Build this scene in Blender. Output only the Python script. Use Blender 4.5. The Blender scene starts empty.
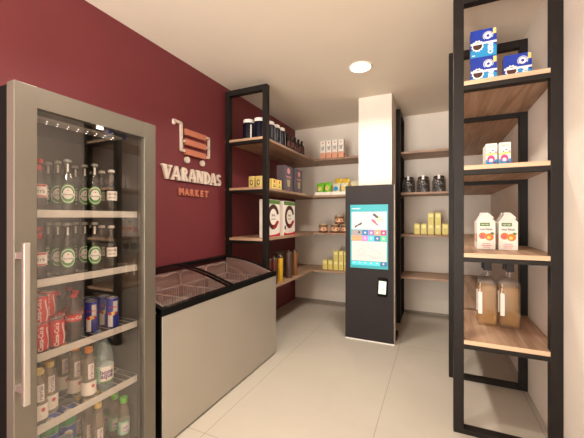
import bpy, bmesh, math, random
from mathutils import Vector, Matrix
random.seed(7)
C = bpy.context.scene.collection
PI = math.pi

# ------------------------------------------------------------------ materials
def lin(c):
    return tuple((v / 255 / 12.92) if v / 255 <= .04045 else ((v / 255 + .055) / 1.055) ** 2.4 for v in c)

def mat(name, rgb, rough=.5, metal=0., spec=.5, noise=0., nscale=8., emit=None, estr=0., bump=0.):
    m = bpy.data.materials.new(name); m.use_nodes = True
    nt = m.node_tree; b = nt.nodes['Principled BSDF']
    c = lin(rgb) + (1,)
    b.inputs['Base Color'].default_value = c
    b.inputs['Roughness'].default_value = rough
    b.inputs['Metallic'].default_value = metal
    b.inputs['Specular IOR Level'].default_value = spec
    if emit:
        b.inputs['Emission Color'].default_value = lin(emit) + (1,)
        b.inputs['Emission Strength'].default_value = estr
    if noise or bump:
        tc = nt.nodes.new('ShaderNodeTexCoord')
        n = nt.nodes.new('ShaderNodeTexNoise'); n.inputs['Scale'].default_value = nscale; n.inputs['Detail'].default_value = 4
        nt.links.new(tc.outputs['Object'], n.inputs['Vector'])
        if noise:
            r = nt.nodes.new('ShaderNodeValToRGB')
            r.color_ramp.elements[0].position = .3; r.color_ramp.elements[1].position = .7
            r.color_ramp.elements[0].color = tuple(v * (1 - noise) for v in c[:3]) + (1,)
            r.color_ramp.elements[1].color = tuple(min(1, v * (1 + noise)) for v in c[:3]) + (1,)
            nt.links.new(n.outputs['Fac'], r.inputs['Fac']); nt.links.new(r.outputs['Color'], b.inputs['Base Color'])
        if bump:
            bp = nt.nodes.new('ShaderNodeBump'); bp.inputs['Strength'].default_value = bump; bp.inputs['Distance'].default_value = .01
            nt.links.new(n.outputs['Fac'], bp.inputs['Height']); nt.links.new(bp.outputs['Normal'], b.inputs['Normal'])
    return m

def wood(name, along, a, b_, rough=.5):
    m = bpy.data.materials.new(name); m.use_nodes = True
    nt = m.node_tree; N = nt.nodes; L = nt.links; b = N['Principled BSDF']
    tc = N.new('ShaderNodeTexCoord'); mp = N.new('ShaderNodeMapping')
    s = [14, 14, 14]; s[along] = 1.0
    mp.inputs['Scale'].default_value = s
    L.new(tc.outputs['Object'], mp.inputs['Vector'])
    n1 = N.new('ShaderNodeTexNoise'); n1.inputs['Scale'].default_value = 1.1; n1.inputs['Detail'].default_value = 6; n1.inputs['Distortion'].default_value = 1.2
    L.new(mp.outputs['Vector'], n1.inputs['Vector'])
    mp2 = N.new('ShaderNodeMapping'); s2 = [90, 90, 90]; s2[along] = 3
    mp2.inputs['Scale'].default_value = s2; L.new(tc.outputs['Object'], mp2.inputs['Vector'])
    n2 = N.new('ShaderNodeTexNoise'); n2.inputs['Scale'].default_value = 1; n2.inputs['Detail'].default_value = 3
    L.new(mp2.outputs['Vector'], n2.inputs['Vector'])
    mx = N.new('ShaderNodeMath'); mx.operation = 'MULTIPLY_ADD'; mx.inputs[1].default_value = .25
    L.new(n2.outputs['Fac'], mx.inputs[0]); 
    m2 = N.new('ShaderNodeMath'); m2.operation = 'MULTIPLY'; m2.inputs[1].default_value = .75
    L.new(n1.outputs['Fac'], m2.inputs[0]); L.new(m2.outputs[0], mx.inputs[2])
    r = N.new('ShaderNodeValToRGB')
    r.color_ramp.elements[0].position = .36; r.color_ramp.elements[1].position = .64
    r.color_ramp.elements[0].color = lin(a) + (1,); r.color_ramp.elements[1].color = lin(b_) + (1,)
    L.new(mx.outputs[0], r.inputs['Fac']); L.new(r.outputs['Color'], b.inputs['Base Color'])
    b.inputs['Roughness'].default_value = rough
    return m

def clear(name, tint=(255, 255, 255), refl=.1, rough=.02, diff=0., drgb=(200, 200, 200)):
    """thin clear material: transparent + mirror, optionally a cloudy part"""
    m = bpy.data.materials.new(name); m.use_nodes = True
    nt = m.node_tree; N = nt.nodes; L = nt.links
    for n in list(N): N.remove(n)
    out = N.new('ShaderNodeOutputMaterial')
    t = N.new('ShaderNodeBsdfTransparent'); t.inputs['Color'].default_value = lin(tint) + (1,)
    g = N.new('ShaderNodeBsdfGlossy'); g.inputs['Roughness'].default_value = rough
    mix = N.new('ShaderNodeMixShader'); mix.inputs[0].default_value = refl
    src = t
    if diff:
        d = N.new('ShaderNodeBsdfDiffuse'); d.inputs['Color'].default_value = lin(drgb) + (1,)
        mx = N.new('ShaderNodeMixShader'); mx.inputs[0].default_value = diff
        L.new(t.outputs[0], mx.inputs[1]); L.new(d.outputs[0], mx.inputs[2]); src = mx
    L.new(src.outputs[0], mix.inputs[1]); L.new(g.outputs[0], mix.inputs[2])
    L.new(mix.outputs[0], out.inputs['Surface'])
    return m

def floor_mat():
    m = bpy.data.materials.new('porcelain_floor'); m.use_nodes = True
    nt = m.node_tree; N = nt.nodes; L = nt.links; b = N['Principled BSDF']
    tc = N.new('ShaderNodeTexCoord'); mp = N.new('ShaderNodeMapping')
    mp.inputs['Location'].default_value = (10.36, 8 - 3.61 + 2, 0)
    L.new(tc.outputs['Object'], mp.inputs['Vector'])
    br = N.new('ShaderNodeTexBrick'); br.offset = 0; br.squash = 1
    br.inputs['Scale'].default_value = 1; br.inputs['Brick Width'].default_value = 1; br.inputs['Row Height'].default_value = 2
    br.inputs['Mortar Size'].default_value = .0028; br.inputs['Mortar Smooth'].default_value = .3
    base = lin((181, 172, 159))
    br.inputs['Color1'].default_value = (1, 1, 1, 1); br.inputs['Color2'].default_value = (.97, .97, .97, 1)
    br.inputs['Mortar'].default_value = (.62, .58, .54, 1)
    L.new(mp.outputs['Vector'], br.inputs['Vector'])
    n = N.new('ShaderNodeTexNoise'); n.inputs['Scale'].default_value = 2.2; n.inputs['Detail'].default_value = 7; n.inputs['Distortion'].default_value = .6
    L.new(tc.outputs['Object'], n.inputs['Vector'])
    r = N.new('ShaderNodeValToRGB'); r.color_ramp.elements[0].position = .3; r.color_ramp.elements[1].position = .7
    r.color_ramp.elements[0].color = tuple(v * .93 for v in base) + (1,); r.color_ramp.elements[1].color = base + (1,)
    L.new(n.outputs['Fac'], r.inputs['Fac'])
    mx = N.new('ShaderNodeMix'); mx.data_type = 'RGBA'; mx.blend_type = 'MULTIPLY'; mx.inputs['Factor'].default_value = 1
    L.new(r.outputs['Color'], mx.inputs['A']); L.new(br.outputs['Color'], mx.inputs['B'])
    L.new(mx.outputs['Result'], b.inputs['Base Color'])
    b.inputs['Roughness'].default_value = .42; b.inputs['Specular IOR Level'].default_value = .35
    return m

M = dict(
    red=mat('burgundy_paint', (113, 43, 49), .6, noise=.03, nscale=3),
    wall=mat('warm_white_paint', (226, 217, 205), .75, noise=.02, nscale=4),
    ceil=mat('ceiling_paint', (228, 216, 198), .8, noise=.01, nscale=3),
    floor=floor_mat(),
    base=mat('shadow_strip_grey', (150, 140, 130), .6),  # grey for the painted shadow line at the wall foot
    steel_black=mat('black_powder_coat', (27, 22, 19), .5, spec=.25, noise=.08, nscale=30, bump=.05),
    wood_y=wood('brown_oak_lengthwise', 1, (136, 104, 82), (182, 150, 124)),
    wood_x=wood('brown_oak_crosswise', 0, (136, 104, 82), (182, 150, 124)),
    wood_edge=wood('lit_oak_edge', 0, (190, 156, 126), (212, 178, 146)),  # paler oak that paints in the light on the board ends
    inox=mat('champagne_metal', (122, 115, 104), .38, .6, noise=.03, nscale=3),
    panel=mat('champagne_panel', (172, 164, 152), .42, .35, noise=.03, nscale=2),
    chrome=mat('brushed_metal', (205, 200, 192), .3, .9),
    black=mat('black_plastic', (10, 9, 8), .6, spec=.12),
    grey_in=mat('fridge_liner', (92, 88, 82), .5),
    strip=mat('light_grey_strip', (205, 198, 188), .45),
    wire=mat('grey_coated_wire', (185, 178, 170), .4),
    white_wire=mat('white_coated_wire', (248, 242, 238), .4),
    liner=mat('freezer_liner', (192, 174, 168), .5),
    door_glass=clear('door_glass', (246, 244, 242), refl=.10, rough=.0),
    lid_glass=clear('lid_glass', (236, 230, 228), .11, .02),
    kiosk=mat('kiosk_brown_laminate', (40, 33, 33), .6, spec=.3, noise=.04, nscale=20),
    kiosk_side=mat('kiosk_pale_edge', (190, 172, 160), .4, .2),
    white=mat('white_gloss', (240, 236, 230), .45),
    cream=mat('sign_cream', (226, 212, 200), .5),
    coral=mat('sign_coral', (202, 124, 98), .55),
    paper=mat('white_carton', (240, 232, 222), .5),
    lamp_on=mat('lamp_diffuser', (255, 250, 240), .5, emit=(255, 240, 215), estr=6),
    led=mat('led_dot', (255, 255, 255), .5, emit=(255, 248, 235), estr=5),
    navy=mat('navy_jar', (11, 9, 32), .4, spec=.3),
    dark=mat('dark_bottle', (36, 20, 18), .25),
    brownred=mat('brown_red_label', (84, 34, 28), .5),
    yellow=mat('pale_yellow_carton', (218, 202, 112), .5),
    yellow2=mat('light_yellow_print', (244, 232, 160), .5),
    ytin=mat('yellow_tin', (218, 196, 116), .35),
    black_ink=mat('black_ink', (36, 30, 30), .6),
    greybox=mat('slate_gift_box', (92, 82, 92), .55),
    pink=mat('pink_print', (214, 150, 150), .55),
    beige=mat('beige_print', (180, 165, 130), .55),
    choc=mat('chocolate_print', (66, 26, 20), .5),
    redink=mat('red_ink', (190, 30, 36), .5),
    greenink=mat('green_ink', (88, 124, 58), .5),
    greenbag=mat('green_bag_foil', (120, 190, 44), .35, noise=.25, nscale=25),
    yellowbag=mat('yellow_bag_foil', (222, 184, 52), .35, noise=.2, nscale=25),
    palebag=mat('pale_bag_foil', (214, 208, 176), .4, noise=.15, nscale=25),
    orange=mat('orange_ink', (236, 120, 34), .5),
    orange_soft=mat('peach_ink', (222, 156, 124), .5),
    blueink=mat('blue_ink', (24, 66, 176), .45),
    blue=mat('blue_box', (8, 50, 158), .4),
    cyan=mat('cyan_print', (22, 140, 196), .45),
    purple=mat('purple_ink', (104, 50, 120), .5),
    pinkhot=mat('magenta_ink', (214, 60, 120), .5),
    tan=mat('tan_canister', (140, 94, 56), .35),
    maroon=mat('maroon_canister', (98, 44, 38), .35),
    umber=mat('umber_canister', (84, 60, 50), .35),
    gold=mat('golden_canister', (214, 170, 44), .3),
    lidmetal=mat('dull_lid_metal', (120, 104, 92), .35, .7),
    jar_label=mat('cream_jar_label', (226, 196, 150), .5, noise=.2, nscale=40),
    jar_body=mat('preserve_jar', (112, 56, 30), .3),
    coffee=mat('coffee_beans', (58, 50, 48), .4, noise=.97, nscale=75, bump=.3),
    beer=clear('green_glass', (178, 182, 166), .1, .05, .10, (90, 96, 80)),
    cola=clear('cola_bottle', (186, 176, 166), .1, .05, .16, (120, 106, 96)),
    water=clear('water_bottle', (226, 240, 242), .1, .05, .18, (196, 220, 222)),
    juice=clear('juice_bottle', (226, 212, 194), .09, .05, .28, (190, 172, 152)),
    amber=clear('amber_oil_bottle', (254, 238, 205), .07, .04, .15, (250, 205, 132)),
    clearglass=clear('clear_glass', (246, 246, 246), .09, .03, .04),
    beer_green=mat('beer_label_green', (62, 140, 58), .5),
    can_red=mat('red_can', (206, 28, 34), .3, .2),
    can_silver=mat('can_rim_metal', (196, 196, 196), .3, .9),
    can_blue=mat('blue_silver_can', (34, 44, 140), .3, .2),
    cap_orange=mat('orange_cap', (240, 150, 52), .4),
    cap_yellow=mat('yellow_cap', (236, 206, 110), .4),
    cap_green=mat('green_cap', (120, 210, 60), .4),
    cap_blue=mat('blue_cap', (60, 150, 215), .4),
    cap_grey=mat('crown_cap', (176, 184, 172), .35, .5),
    mint=mat('mint_label', (160, 220, 190), .5),
    canblue2=mat('bright_blue_can', (52, 92, 190), .35),
    cangreen2=mat('green_can_base', (60, 164, 88), .35),
    teal=mat('screen_teal', (20, 150, 160), .4, emit=(16, 140, 152), estr=.25),
    scr_white=mat('screen_white', (206, 202, 200), .4, emit=(226, 222, 220), estr=.1),
    scr_cyan=mat('screen_cyan', (60, 200, 210), .4, emit=(60, 200, 210), estr=.4),
    scr_blue=mat('screen_blue', (20, 90, 150), .4, emit=(20, 90, 150), estr=.35),
    scr_purple=mat('screen_purple', (140, 90, 160), .4, emit=(140, 90, 160), estr=.35),
    scr_orange=mat('screen_orange', (236, 140, 90), .4, emit=(236, 140, 90), estr=.35),
    scr_pink=mat('screen_pink', (196, 24, 100), .4, emit=(196, 24, 100), estr=.35),
    scr_lilac=mat('screen_lilac', (206, 110, 190), .4, emit=(206, 110, 190), estr=.35),
    scr_green=mat('screen_green', (80, 190, 120), .4, emit=(80, 190, 120), estr=.35),
    scr_ink=mat('screen_ink', (60, 46, 56), .4),
    scr_red=mat('screen_red', (214, 80, 96), .4, emit=(214, 80, 96), estr=.2),
    scr_grey=mat('screen_pale_grey', (150, 142, 146), .4, emit=(190, 184, 186), estr=.05),
    term=mat('terminal_screen', (214, 234, 214), .4, emit=(206, 232, 206), estr=.45),
)

# ------------------------------------------------------------------ mesh helpers
def B(): return bmesh.new()

def bx(bm, x0, x1, y0, y1, z0, z1, bev=0., mi=0):
    r = bmesh.ops.create_cube(bm, size=1)
    vs = r['verts']
    for v in vs:
        v.co = Vector((x0 + (v.co.x + .5) * (x1 - x0), y0 + (v.co.y + .5) * (y1 - y0), z0 + (v.co.z + .5) * (z1 - z0)))
    fs = set(f for v in vs for f in v.link_faces)
    for f in fs: f.material_index = mi
    if bev:
        es = list(set(e for v in vs for e in v.link_edges))
        bmesh.ops.bevel(bm, geom=es, offset=bev, segments=2, affect='EDGES', profile=.5)
    return bm

def tube(bm, pts, r, seg=8, closed=False):
    """round wire through points"""
    pts = [Vector(p) for p in pts]
    rings = []
    n = len(pts)
    for i, p in enumerate(pts):
        a = pts[(i - 1) % n] if (closed or i > 0) else p
        b = pts[(i + 1) % n] if (closed or i < n - 1) else p
        t = (b - a).normalized()
        up = Vector((0, 0, 1)) if abs(t.z) < .9 else Vector((1, 0, 0))
        s = t.cross(up).normalized(); u = s.cross(t).normalized()
        rings.append([bm.verts.new(p + s * r * math.cos(2 * PI * k / seg) + u * r * math.sin(2 * PI * k / seg)) for k in range(seg)])
    m = n if closed else n - 1
    for i in range(m):
        A, D = rings[i], rings[(i + 1) % n]
        for k in range(seg):
            bm.faces.new((A[k], A[(k + 1) % seg], D[(k + 1) % seg], D[k]))
    if not closed:
        bm.faces.new(rings[0][::-1]); bm.faces.new(rings[-1])
    return bm

def lathe(bm, prof, seg=20, cx=0, cy=0, z0=0, sq=None, mi=0):
    """revolve (r, z) pairs; sq = (sx, sy) squash; caps ends with r>0"""
    rings = []
    for r, z in prof:
        if r <= 1e-6:
            rings.append([bm.verts.new((cx, cy, z0 + z))])
        else:
            sx, sy = sq or (1, 1)
            rings.append([bm.verts.new((cx + sx * r * math.cos(2 * PI * k / seg), cy + sy * r * math.sin(2 * PI * k / seg), z0 + z)) for k in range(seg)])
    fs = []
    for A, D in zip(rings, rings[1:]):
        for k in range(seg):
            k2 = (k + 1) % seg
            if len(A) == 1 and len(D) == 1: continue
            if len(A) == 1: fs.append(bm.faces.new((A[0], D[k2], D[k])))
            elif len(D) == 1: fs.append(bm.faces.new((A[k], A[k2], D[0])))
            else: fs.append(bm.faces.new((A[k], A[k2], D[k2], D[k])))
    if len(rings[0]) > 1: fs.append(bm.faces.new(rings[0][::-1]))
    if len(rings[-1]) > 1: fs.append(bm.faces.new(rings[-1]))
    for f in fs: f.material_index = mi
    return bm

def prism(bm, poly, a0, a1, axis='y', mi=0):
    """extrude a 2-D outline; axis y: outline in x,z ; axis x: outline in y,z ; axis z: outline in x,y"""
    def P(p, a):
        if axis == 'y': return (p[0], a, p[1])
        if axis == 'x': return (a, p[0], p[1])
        return (p[0], p[1], a)
    A = [bm.verts.new(P(p, a0)) for p in poly]; D = [bm.verts.new(P(p, a1)) for p in poly]
    fs = []
    n = len(poly)
    for i in range(n):
        fs.append(bm.faces.new((A[i], A[(i + 1) % n], D[(i + 1) % n], D[i])))
    fs.append(bm.faces.new(A[::-1])); fs.append(bm.faces.new(D))
    for f in fs: f.material_index = mi
    return bm

def disc_poly(cx, cz, rx, rz, n=20, a0=0, a1=2 * PI):
    return [(cx + rx * math.cos(a0 + (a1 - a0) * i / n), cz + rz * math.sin(a0 + (a1 - a0) * i / n)) for i in range(n + (0 if a1 - a0 >= 2 * PI - 1e-4 else 1))]

def ring(bm, cx, cz, r0, r1, y0, y1, n=28, sz=1., a0=0, a1=2 * PI):
    """annulus in x,z extruded over y"""
    for i in range(n):
        t0 = a0 + (a1 - a0) * i / n; t1 = a0 + (a1 - a0) * (i + 1) / n
        prism(bm, [(cx + r0 * math.cos(t0), cz + sz * r0 * math.sin(t0)), (cx + r1 * math.cos(t0), cz + sz * r1 * math.sin(t0)),
                   (cx + r1 * math.cos(t1), cz + sz * r1 * math.sin(t1)), (cx + r0 * math.cos(t1), cz + sz * r0 * math.sin(t1))], y0, y1)
    return bm

_tc = {}
def text(bm, s, size, cx=0, cz=0, y0=0, depth=.0006, bold=0., rot=0., sx=1.):
    """flat lettering in the x,z plane facing -y, centred on cx,cz; depth along y"""
    key = (s, bold)
    if key not in _tc:
        cu = bpy.data.curves.new('t', 'FONT'); cu.body = s; cu.size = 1; cu.resolution_u = 3; cu.offset = bold; cu.extrude = .5
        cu.align_x = 'CENTER'; cu.align_y = 'CENTER'
        o = bpy.data.objects.new('t', cu); C.objects.link(o)
        dg = bpy.context.evaluated_depsgraph_get()
        me = bpy.data.meshes.new_from_object(o.evaluated_get(dg))
        _tc[key] = ([tuple(v.co) for v in me.vertices], [tuple(p.vertices) for p in me.polygons])
        bpy.data.objects.remove(o); bpy.data.curves.remove(cu); bpy.data.meshes.remove(me)
    vs, ps = _tc[key]
    xs = [v[0] for v in vs]; ys = [v[1] for v in vs]
    mx, my = (min(xs) + max(xs)) / 2, (min(ys) + max(ys)) / 2
    c, s_ = math.cos(rot), math.sin(rot)
    V = []
    for x, y, z in vs:
        x = (x - mx) * size * sx; y = (y - my) * size
        V.append(bm.verts.new((cx + x * c - y * s_, y0 - z * depth, cz + x * s_ + y * c)))
    for p in ps:
        try: bm.faces.new([V[i] for i in p])
        except ValueError: pass
    return bm

def scribble(bm, n, w, h, cx=0, cz=0, y=0, rot=0., d=.0005, seed=3):
    """small unreadable print: a row of n uneven pen-like marks w wide and h high"""
    rr = random.Random(seed); c, s_ = math.cos(rot), math.sin(rot)
    def q(pts): prism(bm, [(cx + x * c - z * s_, cz + x * s_ + z * c) for x, z in pts], y - d, y)
    st = w / n; t = st * .26
    for i in range(n):
        x0 = -w / 2 + i * st; hh = h * rr.choice((.7, .72, 1.)); o = -h / 2
        q([(x0, o), (x0 + t, o), (x0 + t, o + hh), (x0, o + hh)])
        k = rr.choice((0, 1, 2)); zz = o + h * (.02, .32, .55)[k]
        q([(x0 + t, zz), (x0 + st * .72, zz), (x0 + st * .72, zz + h * .16), (x0 + t, zz + h * .16)])
        if k != 2: q([(x0 + st * .55, o), (x0 + st * .55 + t, o), (x0 + st * .55 + t, o + h * .6), (x0 + st * .55, o + h * .6)])
    return bm

def wrap(bm, r):
    """bend everything built in the x,z plane at y~0 (facing -y) round a cylinder of radius r"""
    for v in bm.verts:
        a = v.co.x / r; rr = r - v.co.y
        v.co.x = rr * math.sin(a); v.co.y = -rr * math.cos(a)
    return bm

def wgrid(bm, x0, x1, z0, z1, n=10, d=.0004):
    """patch made of n slats so that it can be wrapped"""
    for i in range(n):
        a = x0 + (x1 - x0) * i / n; b = x0 + (x1 - x0) * (i + 1) / n
        prism(bm, [(a, z0), (b, z0), (b, z1), (a, z1)], -d, 0)
    return bm

def woval(bm, cx, cz, rx, rz, n=12, d=.0004):
    for i in range(n):
        a = PI - PI * i / n; b = PI - PI * (i + 1) / n
        xa, xb = cx + rx * math.cos(a), cx + rx * math.cos(b); ha, hb = rz * math.sin(a), rz * math.sin(b)
        pts = [(xa, cz - ha), (xb, cz - hb), (xb, cz + hb), (xa, cz + ha)]
        if ha < 1e-6: pts = [(xa, cz), (xb, cz - hb), (xb, cz + hb)]
        if hb < 1e-6: pts = [(xa, cz - ha), (xb, cz), (xa, cz + ha)]
        prism(bm, pts, -d, 0)
    return bm

def band(bm, r, z0, z1, seg=24, d=.0004):
    """full label sleeve"""
    lathe(bm, [(r, z0), (r + d, z0), (r + d, z1), (r, z1)], seg)
    return bm

def link(name, bm, m, parent=None, loc=(0, 0, 0), smooth=False, sharp=35):
    bmesh.ops.recalc_face_normals(bm, faces=bm.faces)
    me = bpy.data.meshes.new(name); bm.to_mesh(me); bm.free()
    for x in (m if isinstance(m, (list, tuple)) else [m]): me.materials.append(x)
    if smooth:
        for p in me.polygons: p.use_smooth = True
        me.set_sharp_from_angle(angle=math.radians(sharp))
    o = bpy.data.objects.new(name, me); C.objects.link(o)
    if parent: o.parent = parent
    o.location = loc
    return o

def part(root, name, bm, m, smooth=False, label=None, world=False, parent=None):
    """part of a thing; world=True: the mesh was built in room coordinates"""
    if world:
        l = root.location
        for v in bm.verts: v.co -= l
    o = link(name, bm, m, parent or root, smooth=smooth)
    if label: o['label'] = label
    return o

def thing(name, label, cat, loc=(0, 0, 0), rz=0., group=None):
    o = bpy.data.objects.new(name, None); C.objects.link(o)
    o.empty_display_size = .05
    o.location = loc; o.rotation_euler = (0, 0, rz)
    o['label'] = label; o['category'] = cat
    if group: o['group'] = group
    return o

def struct(name, bm, m):
    o = link(name, bm, m); o['kind'] = 'structure'; return o

def kids(o): return [c for c in bpy.data.objects if c.parent == o]

def dup(root, loc, rz=None, label=None, group=None):
    r = root.copy(); C.objects.link(r); r.location = loc
    if rz is not None: r.rotation_euler = (0, 0, rz)
    if label: r['label'] = label
    if group: r['group'] = group
    for ch in kids(root):
        c = ch.copy(); C.objects.link(c); c.parent = r
        for g in kids(ch):
            d = g.copy(); C.objects.link(d); d.parent = c
    return r

def speckle(m, lo, hi, a, b_, scale):
    nt = m.node_tree
    for n in nt.nodes:
        if n.type == 'VALTORGB':
            n.color_ramp.elements[0].position = lo; n.color_ramp.elements[1].position = hi
            n.color_ramp.elements[0].color = lin(a) + (1,); n.color_ramp.elements[1].color = lin(b_) + (1,)
        if n.type == 'TEX_NOISE': n.inputs['Scale'].default_value = scale
speckle(M['coffee'], .52, .66, (30, 25, 25), (176, 166, 160), 70)

def spread(proto, spots, group):
    """spots: (x, y, z, rz, label) - the first spot takes the prototype itself"""
    for i, (x, y, z, rz, lab) in enumerate(spots):
        if i == 0:
            proto.location = (x, y, z + .0006); proto.rotation_euler = (0, 0, rz); proto['label'] = lab
            if group: proto['group'] = group
        else:
            dup(proto, (x, y, z + .0006), rz, lab, group)

# ------------------------------------------------------------------ the room
XL, XR, YB, YF, ZC = -2.2, .675, 4.93, -2.6, 2.9
struct('floor', bx(B(), XL - .1, XR + .1, YF - .1, YB + .1, -.1, 0), M['floor'])
struct('ceiling', bx(B(), XL - .1, XR + .1, YF - .1, YB + .1, ZC, ZC + .1), M['ceil'])
struct('wall_left', bx(B(), XL - .1, XL, YF - .1, YB + .1, 0, ZC), M['red'])
struct('wall_back', bx(B(), XL, XR, YB, YB + .1, 0, ZC), M['wall'])
struct('wall_right', bx(B(), XR, XR + .1, YF - .1, YB + .1, 0, ZC), M['wall'])
b = B(); OX0, OX1, OZ = -2.1, -.2, 2.84      # wide unseen opening, added behind the viewer to let daylight in
bx(b, XL, OX0, YF - .1, YF, 0, ZC); bx(b, OX1, XR, YF - .1, YF, 0, ZC); bx(b, OX0, OX1, YF - .1, YF, OZ, ZC)
struct('wall_front', b, M['wall'])
b = B()
for x_ in (OX0, -1.17, OX1 - .04): bx(b, x_, x_ + .04, YF - .08, YF - .03, 0, OZ)
bx(b, OX0, OX1, YF - .08, YF - .03, OZ - .04, OZ); bx(b, OX0, OX1, YF - .08, YF - .03, 0, .02)
struct('added_opening_1', b, M['steel_black'])  # frame of the added opening
pl = bpy.data.lights.new('opening_portal', 'AREA'); pl.shape = 'RECTANGLE'; pl.size = OX1 - OX0; pl.size_y = OZ
pl.cycles.is_portal = True
po = bpy.data.objects.new('opening_portal', pl); C.objects.link(po); po.location = ((OX0 + OX1) / 2, YF - .11, OZ / 2); po.rotation_euler = (PI / 2, 0, 0)
struct('wall_pillar', bx(B(), -.88, -.48, 3.935, YB, 0, ZC), M['wall'])
struct('shadow_strip_back', bx(bx(B(), XL, -.88, YB - .006, YB, 0, .035), -.48, XR, YB - .006, YB, 0, .035), M['base'])  # dark strip standing in for the shadow along the back wall foot

# ------------------------------------------------------------------ ceiling lamps
def lamp(x, y, label, w, visible=True):
    t = thing('recessed_downlight', label, 'ceiling light', (x, y, ZC - .002), 0)
    part(t, 'trim_ring', lathe(B(), [(.098, -.004), (.108, -.009), (.118, -.004), (.118, .002), (.098, .002)], 32), M['white'], True)
    part(t, 'diffuser', lathe(B(), [(0, -.005), (.097, -.005), (.097, 0), (0, 0)], 32), M['lamp_on'], True)
    li = bpy.data.lights.new('downlight', 'AREA'); li.shape = 'DISK'; li.size = .19; li.energy = w
    li.color = (1, .92, .81); li.spread = math.radians(145)
    o = bpy.data.objects.new('downlight_glow', li); C.objects.link(o); o.location = (x, y, ZC - .012)
LW = 28  # power of the unseen lamps added to brighten the room
lamp(-.68, 3.12, 'round white recessed ceiling light in front of the white pillar', 25)
lamp(-.68, 1.35, 'round recessed ceiling light, added unseen, above the middle of the aisle', LW)
lamp(-.68, -.45, 'round recessed ceiling light, added unseen, behind the viewer', LW)
lamp(-.68, -1.9, 'round recessed ceiling light, added unseen, nearest the opening', LW)

# ------------------------------------------------------------------ shelving
TOPS = [.61, 1.172, 1.735, 2.28]
TH = .028
FH = 2.84
def end_frame(root, x0, x1, y0, w=.055, dz=.06, boards=True):
    """steel end frame in the plane y0..y0+dz spanning x0..x1"""
    b = B()
    bx(b, x0, x0 + w, y0, y0 + dz, 0, FH, .002); bx(b, x1 - w, x1, y0, y0 + dz, 0, FH, .002)
    bx(b, x0 + w, x1 - w, y0 + .001, y0 + dz - .001, FH - .06, FH)
    bx(b, x0 + w, x1 - w, y0 + .001, y0 + dz - .001, 0, .035)
    for z in TOPS: bx(b, x0 + w, x1 - w, y0 + .002, y0 + dz - .002, z - TH - .03, z - TH)
    return part(root, 'steel_frame', b, M['steel_black'], world=True)

R = thing('shelving_unit', 'black steel and oak shelving along the whole right-hand wall, reaching the back wall', 'shelf', (.39, 3.6, 0))
end_frame(R, .107, .674, 2.30, .06); end_frame(R, .107, .674, 3.07)
b = B()   # end frame next to the pillar, plane x
for y0 in (4.37, 4.868): bx(b, -.478, -.423, y0, y0 + .06, 0, FH, .002)
bx(b, -.477, -.424, 4.43, 4.868, FH - .06, FH); bx(b, -.477, -.424, 4.43, 4.868, 0, .035)
for z in TOPS: bx(b, -.477, -.424, 4.43, 4.868, z - TH - .03, z - TH)
part(R, 'steel_frame', b, M['steel_black'], world=True)
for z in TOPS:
    part(R, 'lit_end_edge', bx(B(), .1675, .6135, 2.3015, 2.3028, z - TH + .0005, z - .0005), M['wood_edge'], world=True, label='oak end edge of the board, painted lighter as if lit')  # brightness of the lit board end, put on as a paler strip
    part(R, 'shelf_board', bx(B(), .165, .672, 2.303, 4.927, z - TH, z, .0015), M['wood_y'], world=True)
    part(R, 'shelf_board', bx(B(), -.43, .1645, 4.435, 4.927, z - TH, z, .0015), M['wood_x'], world=True)

Lf = thing('shelving_unit', 'black steel and oak shelving on the burgundy wall, running on behind the kiosk', 'shelf', (-1.92, 3.6, 0))
end_frame(Lf, -2.188, -1.645, 2.94)
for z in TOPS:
    part(Lf, 'lit_end_edge', bx(B(), -2.1325, -1.7005, 2.9415, 2.9428, z - TH + .0005, z - .0005), M['wood_edge'], world=True, label='oak end edge of the board, painted lighter as if lit')
    part(Lf, 'shelf_board', bx(B(), -2.195, -1.682, 2.943, 4.927, z - TH, z, .0015), M['wood_y'], world=True)
    part(Lf, 'shelf_board', bx(B(), -1.6815, -.883, 4.435, 4.927, z - TH, z, .0015), M['wood_x'], world=True)

# ------------------------------------------------------------------ kiosk
K = thing('touchscreen_kiosk', 'dark brown kiosk with a large teal touch screen, in front of the white pillar', 'kiosk', (-.682, 3.65, 0))
kf = 3.573
part(K, 'cabinet', bx(B(), -.954, -.413, kf, 3.70, .012, 1.765, .002), M['kiosk'], world=True)
part(K, 'edge_panel', bx(B(), -.4128, -.408, kf + .004, 3.698, .012, 1.762), M['kiosk_side'], world=True, label='pale metal edge of the cabinet')
part(K, 'foot_reflection', bx(B(), -.952, -.409, kf - .004, 3.70, 0, .012), M['white'], world=True, label='white strip painting the reflection at the foot of the cabinet')  # reflection at the kiosk foot, put in as a white strip
part(K, 'base_plate', bx(B(), -.94, -.405, 3.70, 3.92, 0, .05), M['black'], world=True)
S = part(K, 'screen', bx(B(), -.895, -.474, kf - .006, kf, .825, 1.545, .001), M['teal'], world=True, label='portrait touch screen with a teal menu')
sx0, sx1, sz0, sz1 = -.891, -.478, .835, 1.538
def ui(name, u0, u1, v0, v1, m, extra=None, lvl=1):
    """rectangle of the on-screen menu: u from left, v from top, both 0..1"""
    X0, X1 = sx0 + u0 * (sx1 - sx0), sx0 + u1 * (sx1 - sx0); Z1, Z0 = sz1 - v0 * (sz1 - sz0), sz1 - v1 * (sz1 - sz0)
    yy = kf - .006 - .0012 * lvl
    b = B(); bx(b, X0, X1, yy, kf - .006, Z0, Z1)
    return part(K, name, b, m, world=True, parent=S)
def uitext(name, s, size, u, v, m, lvl=2, bold=0):
    b = B(); text(b, s, size, sx0 + u * (sx1 - sx0), sz1 - v * (sz1 - sz0), kf - .006 - .0012 * lvl + .0006, .0012, bold)
    return part(K, name, b, m, world=True, parent=S)
uitext('heading', 'VARANDAS', .019, .15, .052, M['white'], 1, .03)
ui('banner_picture', .03, .975, .105, .39, M['scr_white'])
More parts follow.
